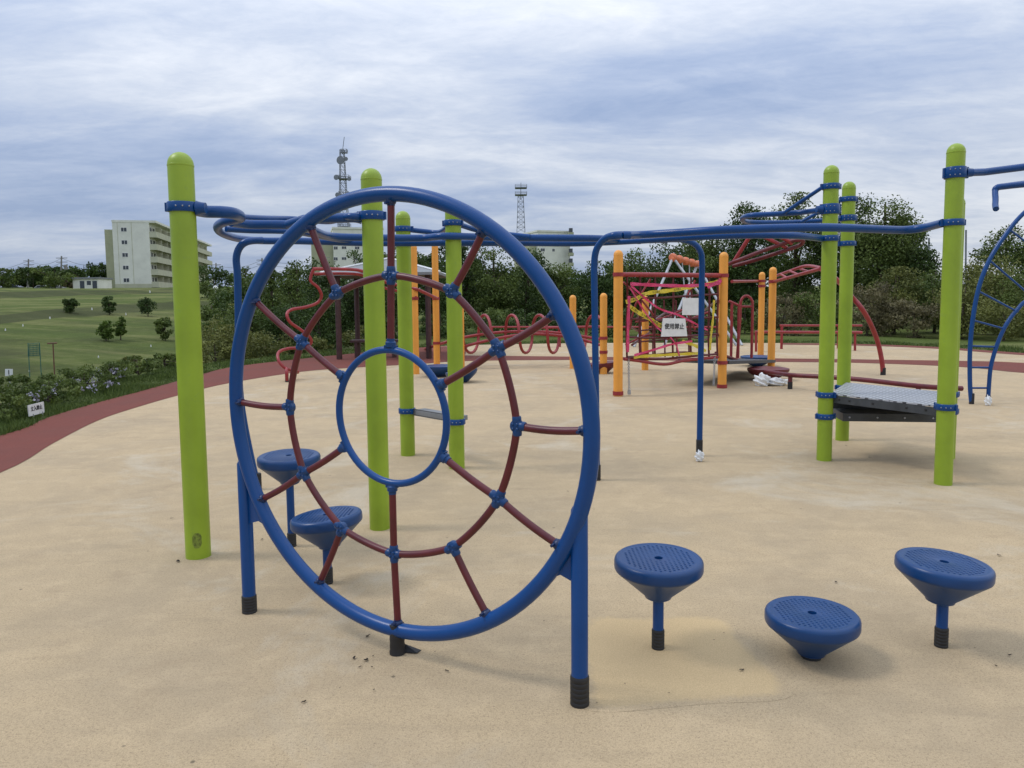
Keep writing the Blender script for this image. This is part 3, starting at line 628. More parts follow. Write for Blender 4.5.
PK = [([(628, 284), (650, 285), (680, 286), (700, 285), (718, 283)], 'pink tape stretched straight along the top of the rope net', .05),
      ([(629, 286), (645, 300), (658, 309), (676, 315), (690, 322), (705, 330)], 'pink tape running diagonally across the middle of the rope net', .03),
      ([(627, 296), (626, 320), (625.5, 352)], 'pink tape hanging upright beside the left orange post', .045),
      ([(628, 288), (640, 308), (652, 324), (661, 333)], 'thin pink tape crossing behind the sloping yellow tape', .022),
      ([(632, 355), (650, 350), (670, 344), (690, 341)], 'pink tape rising gently near the foot of the net', .035),
      ([(668, 337), (674, 345), (677, 356)], 'short pink tape below the closed sign', .022),
      ([(705, 287), (714, 283), (719, 280)], 'pink knot of tape at the right orange post', .06)]
for P, lab, w in PK:
    o = obj('barrier_tape', ribbon(P, w, off=.06), PINK); tag(o, lab, 'warning tape', 'warning tapes on the rope net')
def board(name, P4, label, txt, cat='sign', size=.1, off=.0, thick=.012, m=WHITE):
    a, b, c, d = [Vector(p) for p in P4]  # tl, tr, br, bl
    n = (b-a).cross(d-a).normalized()
    if n.dot(EYE-a) < 0: n = -n
    ctr_ = (a+b+c+d)/4; o = obj(name, prism(B(), [p-ctr_ for p in (a, b, c, d)], -n*thick), m); o.location = ctr_
    tag(o, label, cat)
    if txt: text_obj(txt, size, INK, ctr_+n*.003+(a-d).normalized()*off, b-a, a-d, o, bold=size*.02)
    return o
board('closed_sign', [NP(660.5, 318, .07), NP(682.5, 318.5, .07), NP(684.5, 336, .07), NP(658.5, 336.5, .07)], 'white sign with black Japanese lettering tied to the rope net', '使用禁止', size=.098, off=.01)
board('blank_board', [NP(681, 298, .05), NP(698.5, 298, .05), NP(698.5, 315, .05), NP(680.5, 315, .05)], 'blank white board tied higher on the rope net', None)
# pyramid with the beaded roller far behind
yb = 25.0
pf = thing('beaded_climber', 'far climber with an orange beaded top beam on splayed grey legs', 'climbing frame', (D(690, 346, yb).x, yb, 0))
pa, pb = D(673, 257.5, yb), D(697.5, 264.5, yb+1.2); prof = []; L = (pb-pa).length
for i in range(5):
    z = L*i/4
    for dz, r in ((-.09, .12), (-.05, .17), (.05, .17), (.09, .12)):
        if 0 <= z+dz <= L or i in (0, 4): prof.append((r*.8, z+dz))
obj('top_beam', lathe(B(), prof, 16, pa, pb-pa), ORED, pf, True)
for a, b in ((pa, (634, 347)), (pa, (737, 346)), (pb, (664, 346)), (pb, (742, 345.5))):
    e = G(*b); tobj('leg', [a, e], .045, STEEL, pf, 8)
for t in (.35, .65):
    m_ = pa+(pb-pa)*t; tobj('rope', [m_, D(684+t*10, 322, yb)], .02, STEEL, pf, 6)
# corkscrew climber
ck = thing('corkscrew_climber', 'long red corkscrew climber with two rails between orange posts', 'climbing frame', (0, 17, 0))
opost(ck, 603.5, 374, 293, bands=(338, 352)); opost(ck, 573, 368.5, 295, bands=()); opost(ck, 461.5, 369, 296, bands=())
Yk = 17.0; hel = []
for i in range(0, 5*24+1):
    t = i/24; x = 460+t*27.5; c = D(x, 334, Yk); a = t*2*PI+2.2
    hel.append(c+Vector((-.038*math.sin(2*a), .42*math.cos(a), .43*math.sin(a))))
tobj('spiral_bar', hel, .033, RED, ck, 10)
tobj('rail', cr([G(425, 349), D(440, 344, Yk+.4), D(466, 337, Yk+.4), D(493, 333, Yk+.4), D(520, 331.5, Yk+.4), D(560, 333, Yk+.3), D(603, 340, Yk)], 5), .034, RED, ck, 10)
tobj('rail', cr([D(455, 350, Yk-.4), D(466, 346, Yk-.4), D(490, 340, Yk-.4), D(515, 335.5, Yk-.4), D(540, 334, Yk-.4), D(575, 338, Yk-.3), D(600, 345, Yk-.5)], 5), .034, RED, ck, 10)
tobj('rail', [D(533, 328, Yk+2), D(603, 326.5, Yk+1.6)], .03, RED, ck, 8)
# winding bar climber
wb = thing('winding_bar_climber', 'red winding bar climber bending down from two tall orange posts at left', 'climbing frame', (-3, 15, 0))
_, O6, _ = opost(wb, 416, 374, 244, bands=(298.5,)); _, O7, _ = opost(wb, 437, 368, 242.5, bands=(298.5, 343))
Yw = G(287, 380).y; bw = G(287, 382)
wob = cr([bw, Vector((bw.x, bw.y, .22)), D(287, 369, Yw), D(297, 372.5, Yw+.2), D(296, 371, Yw), D(285, 368, Yw-.2), D(278.5, 360, Yw-.2), D(279, 352, Yw), D(290, 348.3, Yw+.2), D(304, 348, Yw+.3), D(311, 343, Yw+.3), D(309.5, 337, Yw+.2), D(301, 330, Yw), D(290, 322, Yw-.2), D(287, 314, Yw-.2), D(292, 309.5, Yw), D(306, 307, Yw+.1), D(317, 303, Yw+.2), D(321.5, 296, Yw+.2), D(318, 287.5, Yw+.1), D(311, 281.5, Yw), D(311, 276, Yw), D(313.5, 269.5, Yw)], 6)
w1 = tobj('winding_bar', wob, .03, RED, wb, 10); sleeve(bw, .03, .16, w1)
tobj('top_bar', cr([D(313, 269, Yw), D(335, 269, Yw+.3), D(362, 271, Yw+.8), D(385, 282, Yw+1.3), D(400, 285.5, Yw+1.8), D(416, 289, O6.y-.1), D(437, 298.5, O7.y-.15)], 5), .034, RED, wb, 10)
tobj('top_bar', cr([D(314, 274, Yw+.4), D(345, 273.5, Yw+.6), D(365, 276, Yw+1), D(385, 288, Yw+1.4), D(405, 292, Yw+1.9), D(416, 297.5, O6.y-.1)], 5), .03, RED, wb, 10)
# spinning dishes
def dish(px, py, Yw_, R_, m, label, name='spinning_dish', tilt=0):
    c = G(px, py); o = obj(name, lathe(B(), [(0, .02), (.10, .0), (R_*.55, .05), (R_*.9, .13), (R_, .18), (R_, .215), (R_-.04, .225), (R_*.5, .20), (0, .19)], 28), m, None, True)
    o.location = (c.x, c.y, 0); o.rotation_euler = (0, math.radians(tilt), 0); return tag(o, label, 'spinning dish', 'low round spinning dishes')
dish(440, 376.5, 0, .33, BLUEP, 'dark blue dish low on the ground at the foot of the right tall orange post'); dish(463, 382, 0, .30, BLUEP, 'tilted dark blue dish just right of a lime green post', tilt=-8)
dish(603, 373, 0, .30, DRED, 'small red dish at the foot of the short orange post', tilt=-6)
dish(768, 380, 0, .37, DRED, 'red dish with white cloth tucked under it at the start of the balance beam'); dish(757, 366, 0, .36, BLUEP, 'blue dish behind the grey platform between two orange posts')
def rag(px, py, w, label, sd, h=.16):
    c = G(px, py); r = random.Random(sd); bm = B(); bmesh.ops.create_icosphere(bm, subdivisions=4, radius=1)
    for v in bm.verts:
        n = v.co.copy(); f = 1+.16*math.sin(n.x*7+sd)*math.sin(n.y*6)+.13*math.sin(n.z*9+n.x*5)+r.uniform(-.02, .02)
        v.co = Vector((n.x*w*f, n.y*w*.7*f, max(0, n.z*.7+.5)*h*f))+Vector((c.x, c.y, .004))
    o = obj('wrapped_cloth', bm, CLOTH, None, False, loc=(c.x, c.y, 0)); return tag(o, label, 'cloth', 'white cloth wrappings')
rag(762, 386, .13, 'crumpled white cloth under the left half of the red dish', 1); rag(776, 385.5, .18, 'flatter white cloth spreading right of the red dish', 5, .10)
rag(699.5, 461.5, .04, 'small white wrapping round the foot of the slim blue support leg', 3, .075); rag(988, 405.5, .045, 'white wrapping at the foot of the arched ladder', 9, .10)
# balance beam
bb = thing('balance_beam', 'low dark red balance beam curving behind the lime green posts', 'balance beam', (5, 12, 0))
k1, k2 = G(790, 389), G(918, 399); z1 = hgt(377, k1)
tobj('beam', cr([D(766, 371.5, k1.y+.9), D(790, 375, k1.y), D(818, 376.5, k1.y-.4), D(860, 379.5, k1.y-.9), D(918, 386, k2.y), D(950, 388, k2.y-.1), D(962, 388.5, k2.y-.1)], 5), .038, DRED, bb, 10)
for kk, yy in ((k1, 377), (k2, 387)):
    z = hgt(yy, kk); l = tobj('leg', [kk, kk+Zv*z], .035, DRED, bb, 10); sleeve(kk, .035, .12, l)
# far red bars
fb = thing('far_red_bars', 'low red parallel bars at the far edge of the tan surface', 'exercise bars', (D(800, 345, 22).x, 22, 0))
for (x, ya, yb_) in ((781.5, 325, 346), (838, 325, 352)):
    c = G(x, yb_); c = Vector((D(x, yb_, 22).x, 22, 0)); tobj('post', [c, c+Zv*hgt(ya, c)], .04, RED, fb, 8)
tobj('bar', [D(780, 325.5, 22), D(862, 325.5, 22)], .032, RED, fb, 8); tobj('bar', [D(755, 332, 21), D(862, 332.5, 21)], .04, RED, fb, 8)
tobj('post', [Vector((D(756, 350, 21).x, 21, 0)), D(756, 332, 21)], .035, RED, fb, 8); tobj('post', [Vector((D(855, 350, 21).x, 21, 0)), D(855, 332, 21)], .035, RED, fb, 8)
lr = thing('low_red_rail', 'thin red rail running level behind the short orange posts', 'rail', (D(560, 345, 24).x, 24, 0))
tobj('bar', [D(490, 327, 24), D(722, 327, 24)], .03, RED, lr, 8)
for x in (492, 560, 640, 720):
    c = Vector((D(x, 345, 24).x, 24, 0)); tobj('leg', [c, D(x, 327, 24)], .03, RED, lr, 8)
# ---------------------------------------------------------------- shelter
def shelter():
    a = G(339.5, 359.5); w, dp = 2.35, 2.4; t = thing('rest_shelter', 'brown posted rest shelter with a low grey hipped roof behind the playground', 'shelter', (a.x, a.y, 0)); c = Vector((a.x+w/2, a.y+dp/2, 0)); he = hgt(276, a)
    for dx in (0, w):
        for dy in (0, dp): tobj('post', [Vector((a.x+dx, a.y+dy, 0)), Vector((a.x+dx, a.y+dy, he))], .075, BROWN, t, 8)
    e = .35; bm = B(); q = [Vector((c.x+sx*(w/2+e), c.y+sy*(dp/2+e), he)) for sx, sy in ((-1, -1), (1, -1), (1, 1), (-1, 1))]; top = c+Zv*(he+.5)
    v = [bm.verts.new(p) for p in q]; v2 = [bm.verts.new(p+Zv*.07) for p in q]; tp = bm.verts.new(top)
    bm.faces.new(v[::-1])
    for i in range(4): bm.faces.new((v[i], v[(i+1) % 4], v2[(i+1) % 4], v2[i])); bm.faces.new((v2[i], v2[(i+1) % 4], tp))
    rf = obj('roof', bm, ROOFM, t)
    bm = B()
    for p in q: tube(bm, [p+Zv*.08, top+Zv*.02], .03, 6)
    obj('ridge_cap', bm, CLOTH, rf)
    bm = B(); box(bm, (a.x+.85, a.y+.6, .45), (1.3, .4, .06)); box(bm, (a.x+.35, a.y+.6, .21), (.08, .35, .42)); box(bm, (a.x+1.35, a.y+.6, .21), (.08, .35, .42))
    o = obj('park_bench', bm, BROWN, None, loc=(a.x+.85, a.y+.6, 0)); tag(o, 'plain brown bench under the rest shelter', 'bench')
shelter()
# ---------------------------------------------------------------- foliage
def quads_mesh(name, cen, size, tint, m, up_bias=.35, aspect=.55):
    n = len(cen); a = rng.normal(size=(n, 3)); a /= np.linalg.norm(a, axis=1)[:, None]
    b = rng.normal(size=(n, 3)); b[:, 2] += up_bias*0; b -= (a*b).sum(1)[:, None]*a; b /= np.linalg.norm(b, axis=1)[:, None]
    s = size*(rng.uniform(.65, 1.35, n))[:, None]; s = s.reshape(n, 1) if s.ndim == 2 else s
    v = np.empty((n, 4, 3)); v[:, 0] = cen-a*s*.5; v[:, 1] = cen+b*s*aspect*.5; v[:, 2] = cen+a*s*.5; v[:, 3] = cen-b*s*aspect*.5
    return mesh_from(name, v.reshape(-1, 3), np.arange(4*n).reshape(n, 4), tint, m)
def mesh_from(name, v, f, tint, m):
    me = bpy.data.meshes.new(name); nv, nf_, k = len(v), len(f), f.shape[1]
    me.vertices.add(nv); me.vertices.foreach_set('co', v.astype(np.float32).ravel()); me.loops.add(nf_*k); me.loops.foreach_set('vertex_index', f.astype(np.int32).ravel())
    me.polygons.add(nf_); me.polygons.foreach_set('loop_start', np.arange(0, nf_*k, k, dtype=np.int32)); me.polygons.foreach_set('loop_total', np.full(nf_, k, np.int32))
    me.update(calc_edges=True); at = me.attributes.new('tint', 'FLOAT', 'FACE'); at.data.foreach_set('value', np.asarray(tint, np.float32)); me.materials.append(m); return me
def crown_points(w, h, zc0, n, cl_, irregular=.25, fill=.35):
    """leaf centres in clumps through an uneven crown; w width, h crown height, zc0 crown bottom"""
    nc = cl_; u = rng.normal(size=(nc, 3)); u /= np.linalg.norm(u, axis=1)[:, None]; r = rng.uniform(fill, 1, nc)**.5
    lump = 1+irregular*np.sin(u[:, 0]*3.1+rng.uniform(0, 6))*np.cos(u[:, 2]*4+rng.uniform(0, 6))+irregular*.5*np.sin(u[:, 1]*5+rng.uniform(0, 6))
    cpos = u*(r*lump)[:, None]*np.array([w/2*.86, w/2*.86, h/2*.86]); cpos[:, 2] += zc0+h/2
    cr_ = rng.uniform(.13, .25, nc)*min(w, h); ct = rng.uniform(0, 1, nc)
    idx = rng.integers(0, nc, n); off = rng.normal(size=(n, 3)); off /= np.linalg.norm(off, axis=1)[:, None]; off *= (rng.uniform(0, 1, n)**.45)[:, None]
    p = cpos[idx]+off*cr_[idx][:, None]*np.array([1.1, 1.1, .75]); t = np.clip(ct[idx]*.65+rng.uniform(0, .45, n), 0, 1)
    return p, t, cpos
TREEN = 0
def tree(px, Y, ytop, wpx, kind, label, base=.12, group=None, name='tree', cat='tree', leaf=None, dens=1.0, ybase=None, X=None, stems=1):
    P = D(px, 300, Y); x = P.x if X is None else X; z = gz(x, Y); c = Vector((x, Y, z)); top = hgt(ytop, Vector((x, Y, 0)))
    h = max((top-z)*1.07, .4); w = wpx*Y/FOC; ls_ = leaf or max(.05, 2.6*Y/FOC)
    t = thing(name, label, cat, c, group)
    n = int(dens*min(15000, max(1300, 5.2*w*h/(ls_*ls_*.55)))); cp, tint, cl_ = crown_points(w, h*(1-base), h*base, n, int(max(16, min(95, 18+n/160))))
    cp[:, 2] = np.maximum(cp[:, 2], .03); cp[:, 2] = np.minimum(cp[:, 2], h*1.01)
    me = quads_mesh('crown', cp, ls_, tint, LEAF[kind]); o = bpy.data.objects.new('crown' if cat == 'tree' else 'foliage', me); C.objects.link(o); o.parent = t
    bm = B(); r0 = max(.02, h*.022)
    tube(bm, cr([(0, 0, -.15), (rng.uniform(-.05, .05)*w, 0, h*.3), (0, rng.uniform(-.05, .05)*w, h*.6), (0, 0, h*.88)], 3), [r0*1.2]+[r0*(1-i/12) for i in range(9)], 7)
    for i in range(7 if cat == 'tree' else 4):
        q = cl_[rng.integers(0, len(cl_))]; s0 = Vector((0, 0, h*rng.uniform(.2 if cat == 'tree' else .02, .55))); tube(bm, [s0, s0.lerp(Vector(q), .5)+Zv*h*.03, Vector(q)], [r0*.5, r0*.35, r0*.12], 5)
    me = bpy.data.meshes.new('trunk'); bm.to_mesh(me); bm.free(); me.materials.append(BARK); me.shade_smooth()
    o = bpy.data.objects.new('trunk' if cat == 'tree' else 'stems', me); C.objects.link(o); o.parent = t
    return t
def bush(px, Y, ytop, wpx, kind, label, **k): return tree(px, Y, ytop, wpx*1.25, kind, label, base=.0, name='bush', cat='bush', **k)
# right-hand big trees (left to right)
gr = 'trees along the far edge of the playground'
for a in ((640, 38, 252, 62, 'mid', 'rounded green tree rising just right of the slim bent blue leg'), (600, 37, 266, 44, 'dark', 'dark tree behind the short orange posts and corkscrew'),
          (668, 36, 246, 50, 'dark', 'dark tree behind the beaded beam climber'), (712, 37, 222, 56, 'mid', 'tree with pointed top above the right post of the rope net'),
          (752, 36, 206, 60, 'dark', 'tall tree behind the raised blue loop'), (795, 38, 203, 58, 'mid', 'tall tree directly left of the twin lime green posts'),
          (845, 37, 200, 62, 'dark', 'tall dark tree behind the twin lime green posts'), (882, 35, 196, 72, 'mid', 'tallest broad tree right of the twin lime green posts'),
          (905, 37, 222, 60, 'dark', 'dark tree at the right shoulder of the tallest broad tree'), (916, 34, 250, 44, 'dark', 'small dark tree just left of the thick right lime green post'),
          (1003, 33, 232, 62, 'mid', 'loose leafed tree behind the arched ladder'), (1050, 33, 222, 70, 'dark', 'tree at the far right edge beyond the arched ladder'),
          (560, 37, 262, 46, 'mid', 'tree below the right end of the pale building with balconies'), (528, 36, 256, 50, 'dark', 'tree below the slim far lattice mast'), (494, 34, 246, 54, 'mid', 'broad green tree seen through the upper right of the web ring'),
          (462, 35, 240, 46, 'dark', 'tree behind the thick lime green post right of centre ring'), (432, 33, 252, 44, 'dark', 'dark tree behind the two tall orange posts'), (400, 34, 250, 50, 'mid', 'tree filling the gap between the middle lime green posts'),
          (364, 31, 254, 46, 'dark', 'dark tree rising above the shelter roof'), (330, 30, 262, 50, 'dark', 'dark tree below the red winding bar'), (298, 33, 263, 42, 'mid', 'tree left of the pale olive building'),
          (272, 36, 270, 34, 'mid', 'smaller tree seen through the upper left of the web ring')):
    tree(*a, group=gr, base=.10)
gb = 'bushes below the far trees'
for a in ((250, 25, 300, 50, 'mid', 'leafy bush just right of the left bent blue leg'), (285, 24.5, 302, 44, 'dark', 'dark bush left of the red winding bar'), (318, 26, 296, 44, 'dark', 'dark bush behind the winding bar at shelter left'),
          (262, 22.5, 332, 46, 'yellow', 'low yellowish bush bordering the red path left of ring hub'), (305, 24, 335, 50, 'yellow', 'low pale bush beside the shelter post'), (355, 27, 328, 44, 'yellow', 'low pale bush behind the shelter bench'),
          (395, 30, 318, 46, 'dark', 'dark bush behind the shelter'), (440, 31, 312, 46, 'dark', 'dark bush behind the right tall orange post'), (482, 31, 310, 50, 'mid', 'mid green bush behind the corkscrew start'), (525, 31, 312, 50, 'dark', 'dark bush behind the middle of the corkscrew'),
          (570, 31, 312, 50, 'dark', 'dark bush behind the thin short orange post'), (615, 31, 310, 50, 'dark', 'dark bush behind the left front orange post'), (660, 31, 308, 54, 'dark', 'dark bush behind the closed sign'), (705, 31, 306, 50, 'dark', 'dark bush behind the right front orange post'),
          (745, 31, 302, 50, 'mid', 'mid green bush behind the red hoop rail'), (785, 30.5, 296, 56, 'brown', 'grey brown bush right of the twin orange posts'), (825, 30, 290, 50, 'mid', 'bush behind the twin lime green posts'),
          (868, 29, 286, 50, 'brown', 'grey brown bush behind the red sliding arc'), (895, 29.5, 272, 44, 'yellow', 'yellow green bush left of the thick right lime post'), (915, 27.5, 302, 46, 'brown', 'dry brown bush at the foot of the thick right lime post'),
          (935, 30, 268, 50, 'mid', 'green bush behind the thick right lime post'), (965, 27, 284, 50, 'yellow', 'dry yellowish bush left of the arched ladder'), (985, 29, 262, 56, 'yellow', 'yellow green bush inside the arched ladder'),
          (1005, 25.5, 302, 50, 'yellow', 'low dry bush behind the arched ladder rungs'), (1035, 27, 270, 60, 'mid', 'green bush at the right edge behind the arched ladder')):
    bush(*a, group=gb)
# far wood behind them all
def far_wood(name, label, spots, kind):
    P = []; T = []
    for px, Y, ytop, wpx in spots:
        x = D(px, 300, Y).x; z = gz(x, Y); top = hgt(ytop, Vector((x, Y, 0))); h = max(2, top-z); w = wpx*Y/FOC
        p, t, _ = crown_points(w, h, 0, 3600, 40); p += np.array([x, Y, z]); p[:, 2] = np.maximum(p[:, 2], z); P.append(p); T.append(t)
    P = np.concatenate(P); T = np.concatenate(T); o = bpy.data.objects.new(name, quads_mesh(name, P, 3.4*spots[0][1]/FOC, T, LEAF[kind])); C.objects.link(o)
    tag(o, label, 'wood', kind='stuff')
far_wood('far_wood', 'dense dark wood closing the view behind the playground trees', [(235+i*27, 44+3*(i % 2), 276-8*(i % 3)-(18 if 500 > 235+i*27 > 380 else 0)-(25 if i > 16 else 0)-(8 if i > 22 else 0), 50) for i in range(25)], 'dark')
far_wood('far_wood_right', 'low dense wood on the right behind the dry bushes', [(925+i*30, 45, 285-4*(i % 2), 50) for i in range(6)], 'dark')
def pl(px, py):  # where this sight line meets the left lawn
    for i in range(400):
        Y = 20+i*.4; P_ = D(px, py, Y)
        if P_.z <= gz(P_.x, Y) and i > 2: return Vector((P_.x, Y, gz(P_.x, Y)))
    P_ = D(px, py, 60); return Vector((P_.x, 60, gz(P_.x, 60)))
# lawn trees on the left
gl = 'small clipped trees on the sloping lawn'
for a in ((69, 313, 299, 14, 'dark', 'small dark round tree leftmost on the upper lawn bank'), (108.5, 315, 296, 15, 'dark', 'dark oval tree in the middle of the upper lawn bank'), (147, 316.5, 297.5, 18.5, 'dark', 'darkest ball shaped tree on the lawn below the apartment building'),
          (104, 341, 319, 15, 'fresh', 'light green sapling on the middle lawn, left of a pair'), (118.5, 340, 316, 10, 'fresh', 'slim light green sapling on the middle lawn, right of a pair'), (163, 341, 317, 17, 'mid', 'sapling just left of the nearest lime green post'), (211, 345, 303, 26, 'mid', 'conical bushy tree just right of the nearest lime green post'),
          (183, 315, 303, 14, 'dark', 'dark small tree hidden mostly by the nearest lime green post')):
    a = list(a); a[1] = pl(a[0], a[1]).y; tree(*a, group=gl, base=.03, leaf=.14 if a[1] < 50 else .17, dens=1.3)
gt = 'trees beside the apartment buildings'
for a in ((86, 176, 263, 26, 'dark', 'tall tree behind the low white outbuilding'), (101, 178, 262, 16, 'dark', 'dark tree touching the left side of the five storey building'), (214, 100, 266, 34, 'dark', 'dark tree at the far end of the five storey building'), (196, 92, 280, 30, 'mid', 'tree right of the nearest lime green post below the building'),
          (246, 110, 268, 22, 'mid', 'distant tree between bent blue leg and ring'), (232, 70, 285, 34, 'mid', 'tree at the left bent blue leg'), (260, 60, 283, 36, 'mid', 'broad tree seen inside the left edge of the ring'), (8, 150, 268, 34, 'mid', 'olive tree at the left end of the far tree line'), (34, 152, 266, 34, 'dark', 'dark tree around the left utility pole'), (56, 150, 268, 30, 'mid', 'olive tree around the right utility pole'), (70, 158, 273, 22, 'brown', 'reddish tree beside the low white outbuilding'),
          (-20, 150, 264, 40, 'dark', 'dark tree beyond the left edge of the far tree line')):
    a = list(a); a[3] *= 1.35; tree(*a, group=gt, base=.0)
far_wood('hill_wood', 'dark wooded rise on the far left skyline', [(24+i*11, 230, 266-abs(3-i)*-0.9, 34) for i in range(5)], 'dark')
# hedge bushes along the path edge
def blossom(t, w, h, n):
    me_c = []; 
    for i in range(n):
        a = rng.uniform(0, 2*PI); e = rng.uniform(-.1, 1.3); c = np.array([math.cos(a)*math.cos(e)*w*.5, math.sin(a)*math.cos(e)*w*.5, h*.45+math.sin(e)*h*.5]); me_c.append(c+rng.normal(size=(9, 3))*.028)
    P = np.concatenate(me_c); me = quads_mesh('blossom', P, .036, np.zeros(len(P)), FLOW, aspect=.9); o = bpy.data.objects.new('blossom', me); C.objects.link(o); o.parent = t
hb = 'flowering hedge bushes along the red path'
HB = [(-30, 9.6, 386, 80, 1, 'dark hedge bush just outside the left edge'), (6, 10.5, 392, 66, 11, 'leftmost visible hedge bush dotted with lavender blossom'), (44, 11.4, 386, 60, 4, 'hedge bush behind the white lettered sign'), (80, 12.8, 379, 56, 13, 'hedge bush with most lavender blossom, right of the white sign'), (106, 14.3, 370, 46, 10, 'taller hedge bush topped with lavender blossom'),
      (134, 15.6, 369, 42, 0, 'plain green hedge bush without blossom midway along the path'), (132, 17.5, 354, 30, 0, 'dark upright bush rising behind the hedge'), (160, 17.0, 362, 40, 0, 'green hedge bush left of the nearest lime green post'), (185, 18.6, 356, 38, 0, 'hedge bush behind the nearest lime green post'), (212, 20.0, 342, 40, 0, 'grassy hedge bush right of the nearest lime green post'), (232, 21.2, 328, 36, 0, 'tall hedge bush at the left bent blue leg'), (215, 26, 318, 44, 0, 'bush on the slope below the conical tree'), (243, 27, 312, 44, 0, 'dark bush on the slope left of ring'), (20, 12.6, 384, 60, 3, 'bush with few blossoms in the second hedge row at left'), (68, 14.0, 378, 50, 2, 'second row hedge bush below the rusty stand')]
for px, Y, yt, wpx, nb, lab in HB:
    t = bush(px, Y, yt, wpx, 'mid' if nb else random.choice(['yellow', 'mid', 'yellow']), lab, group=hb, leaf=.045 if Y < 16 else .07)
    if nb: w = wpx*Y/FOC; h = hgt(yt, Vector((t.location.x, Y, 0)))-t.location.z; blossom(t, w, h, nb*2)
# grass blades on the verge
def verge():
    P = []
    n = 0
    xs = []; 
    segs = [(PA[i], PA[(i+1) % len(PA)]) for i in range(len(PA))]
    cen = np.array([3., 10.])
    pts = []
    for a, b in segs:
        m = (a+b)/2
        if m[1] < 6: continue
        L = np.linalg.norm(b-a); nn = np.array([b[1]-a[1], a[0]-b[0]])/max(L, 1e-6)
        if nn@(m-cen) < 0: nn = -nn
        dist = np.hypot(*m); dens = 2600 if (m[0] < -3 and dist < 18) else 500
        k = int(L*dens*1.3); t = rng.uniform(0, 1, k); o = rng.uniform(-.03, 1, k)**1.15*1.9 if False else rng.uniform(-.02, 1.25, k)
        pts.append(a+(b-a)*t[:, None]+nn*o[:, None])
    p = np.concatenate(pts); k = len(p); z = np.maximum(ground_z(p[:, 0], p[:, 1]), -.6)-.01
    hh = rng.uniform(.03, .10, k)*(1+.6*np.sin(p[:, 0]*3)*np.sin(p[:, 1]*2.3)); a = rng.uniform(0, 2*PI, k); wd = np.where(p[:, 1] > 15, .016, .008); lean = rng.normal(size=(k, 2))*.035
    v = np.empty((k, 3, 3)); dx = np.cos(a)*wd; dy = np.sin(a)*wd
    v[:, 0] = np.stack([p[:, 0]-dx, p[:, 1]-dy, z], 1); v[:, 1] = np.stack([p[:, 0]+dx, p[:, 1]+dy, z], 1); v[:, 2] = np.stack([p[:, 0]+lean[:, 0], p[:, 1]+lean[:, 1], z+hh], 1)
    o = bpy.data.objects.new('grass', mesh_from('grass', v.reshape(-1, 3), np.arange(3*k).reshape(k, 3), rng.uniform(0, 1, k), LEAF['blade'])); C.objects.link(o)
    tag(o, 'short green grass along the outer edge of the red path', 'grass', kind='stuff')
verge()
# ---------------------------------------------------------------- small signs, pins, putting net
p = [D(28, 405.5, 9.75), D(43.7, 401.6, 10.1), D(44.6, 412.4, 10.1), D(29.3, 416.6, 9.75)]
sg = board('no_entry_sign', p, 'tilted white board with black Japanese lettering on the grass verge at left', '立入禁止', size=.064, off=.012)
for q in (p[3].lerp(p[2], .2), p[3].lerp(p[2], .8)): tobj('stake', [q+Vector((0, .02, .02)), Vector((q.x, q.y+.02, -.03))], .008, STEEL, sg, 6)
def pl(px, py):  # a point on the left lawn under this sight line
    lo, hi = 14., 170.
    prev = None
    for i in range(400):
        Y = 14+i*.4; P_ = D(px, py, Y)
        if P_.z <= gz(P_.x, Y) and i > 12: return Vector((P_.x, Y, gz(P_.x, Y)))
    P_ = D(px, py, 60); return Vector((P_.x, 60, gz(P_.x, 60)))
Ys = 24; a, b = D(5, 369, Ys), D(12.6, 369, Ys)
s8 = board('hole_number_board', [a, b, D(12.6, 376, Ys), D(5, 376, Ys)], 'small white board with a single dark figure 1 on the lawn at the left edge', '1', size=.2)
tobj('stake', [D(8.8, 375, Ys)+Vector((0, .03, 0)), Vector((D(8.8, 375, Ys).x, Ys+.03, gz(D(8.8, 375, Ys).x, Ys)-.1))], .02, STEEL, s8, 6)
PINS = [((5.5, 331.5), 'on the left edge of the middle lawn'), ((23, 326.5), 'second from the left on the middle lawn'), ((50, 319), 'below the leftmost dark round tree'), ((126, 315.5), 'between the oval tree and the ball shaped tree'), ((98.5, 358), 'on the near lawn above the blossom hedge'), ((29.5, 372), 'nearest on the lawn above the hedge'), ((150, 293), 'just below the apartment building'), ((151, 347), 'on the near lawn left of the nearest post'), ((92, 310), 'left of the dark oval tree')]
for (px, py), lab in PINS:
    c = pl(px, py); Yp = c.y; s = max(.03, .55*Yp/FOC); hh = 2.2*Yp/FOC
    o = obj('lawn_marker', lathe(B(), [(s, -.05), (s, hh*.5), (s*.8, hh*.55), (s*.45, hh), (0, hh*1.05)], 8), WHITE, None, False); o.location = c
    tag(o, 'small white peg '+lab, 'marker peg', 'white pegs on the sloping lawn')
o = obj('round_lamp', lathe(B(), [(.05, -.3), (.05, 3.1), (.2, 3.2), (.32, 3.5), (.2, 3.75), (0, 3.82)], 12), WHITE, None, True); cc_ = pl(215.5, 298); o.location = (D(215.5, 288, 95).x, 95, hgt(288, Vector((D(215.5, 288, 95).x, 95, 0)))-3.5); tag(o, 'white globe lamp on a post below the far end of the building', 'lamp')
c = pl(54, 381); c = Vector((D(54, 372, 27).x, 27, 0)); zz = gz(c.x, 27)
tf = thing('goal_stand', 'rusty T shaped stand on the near lawn beside a green net', 'stand', (c.x, c.y, zz))
tobj('upright', [Vector((c.x, 27, zz)), D(53, 344, 27)], .022, RUST, tf, 8); tobj('crossbar', [D(47.5, 343.5, 27), D(57, 343, 27)], .025, RUST, tf, 8)
nb = B()
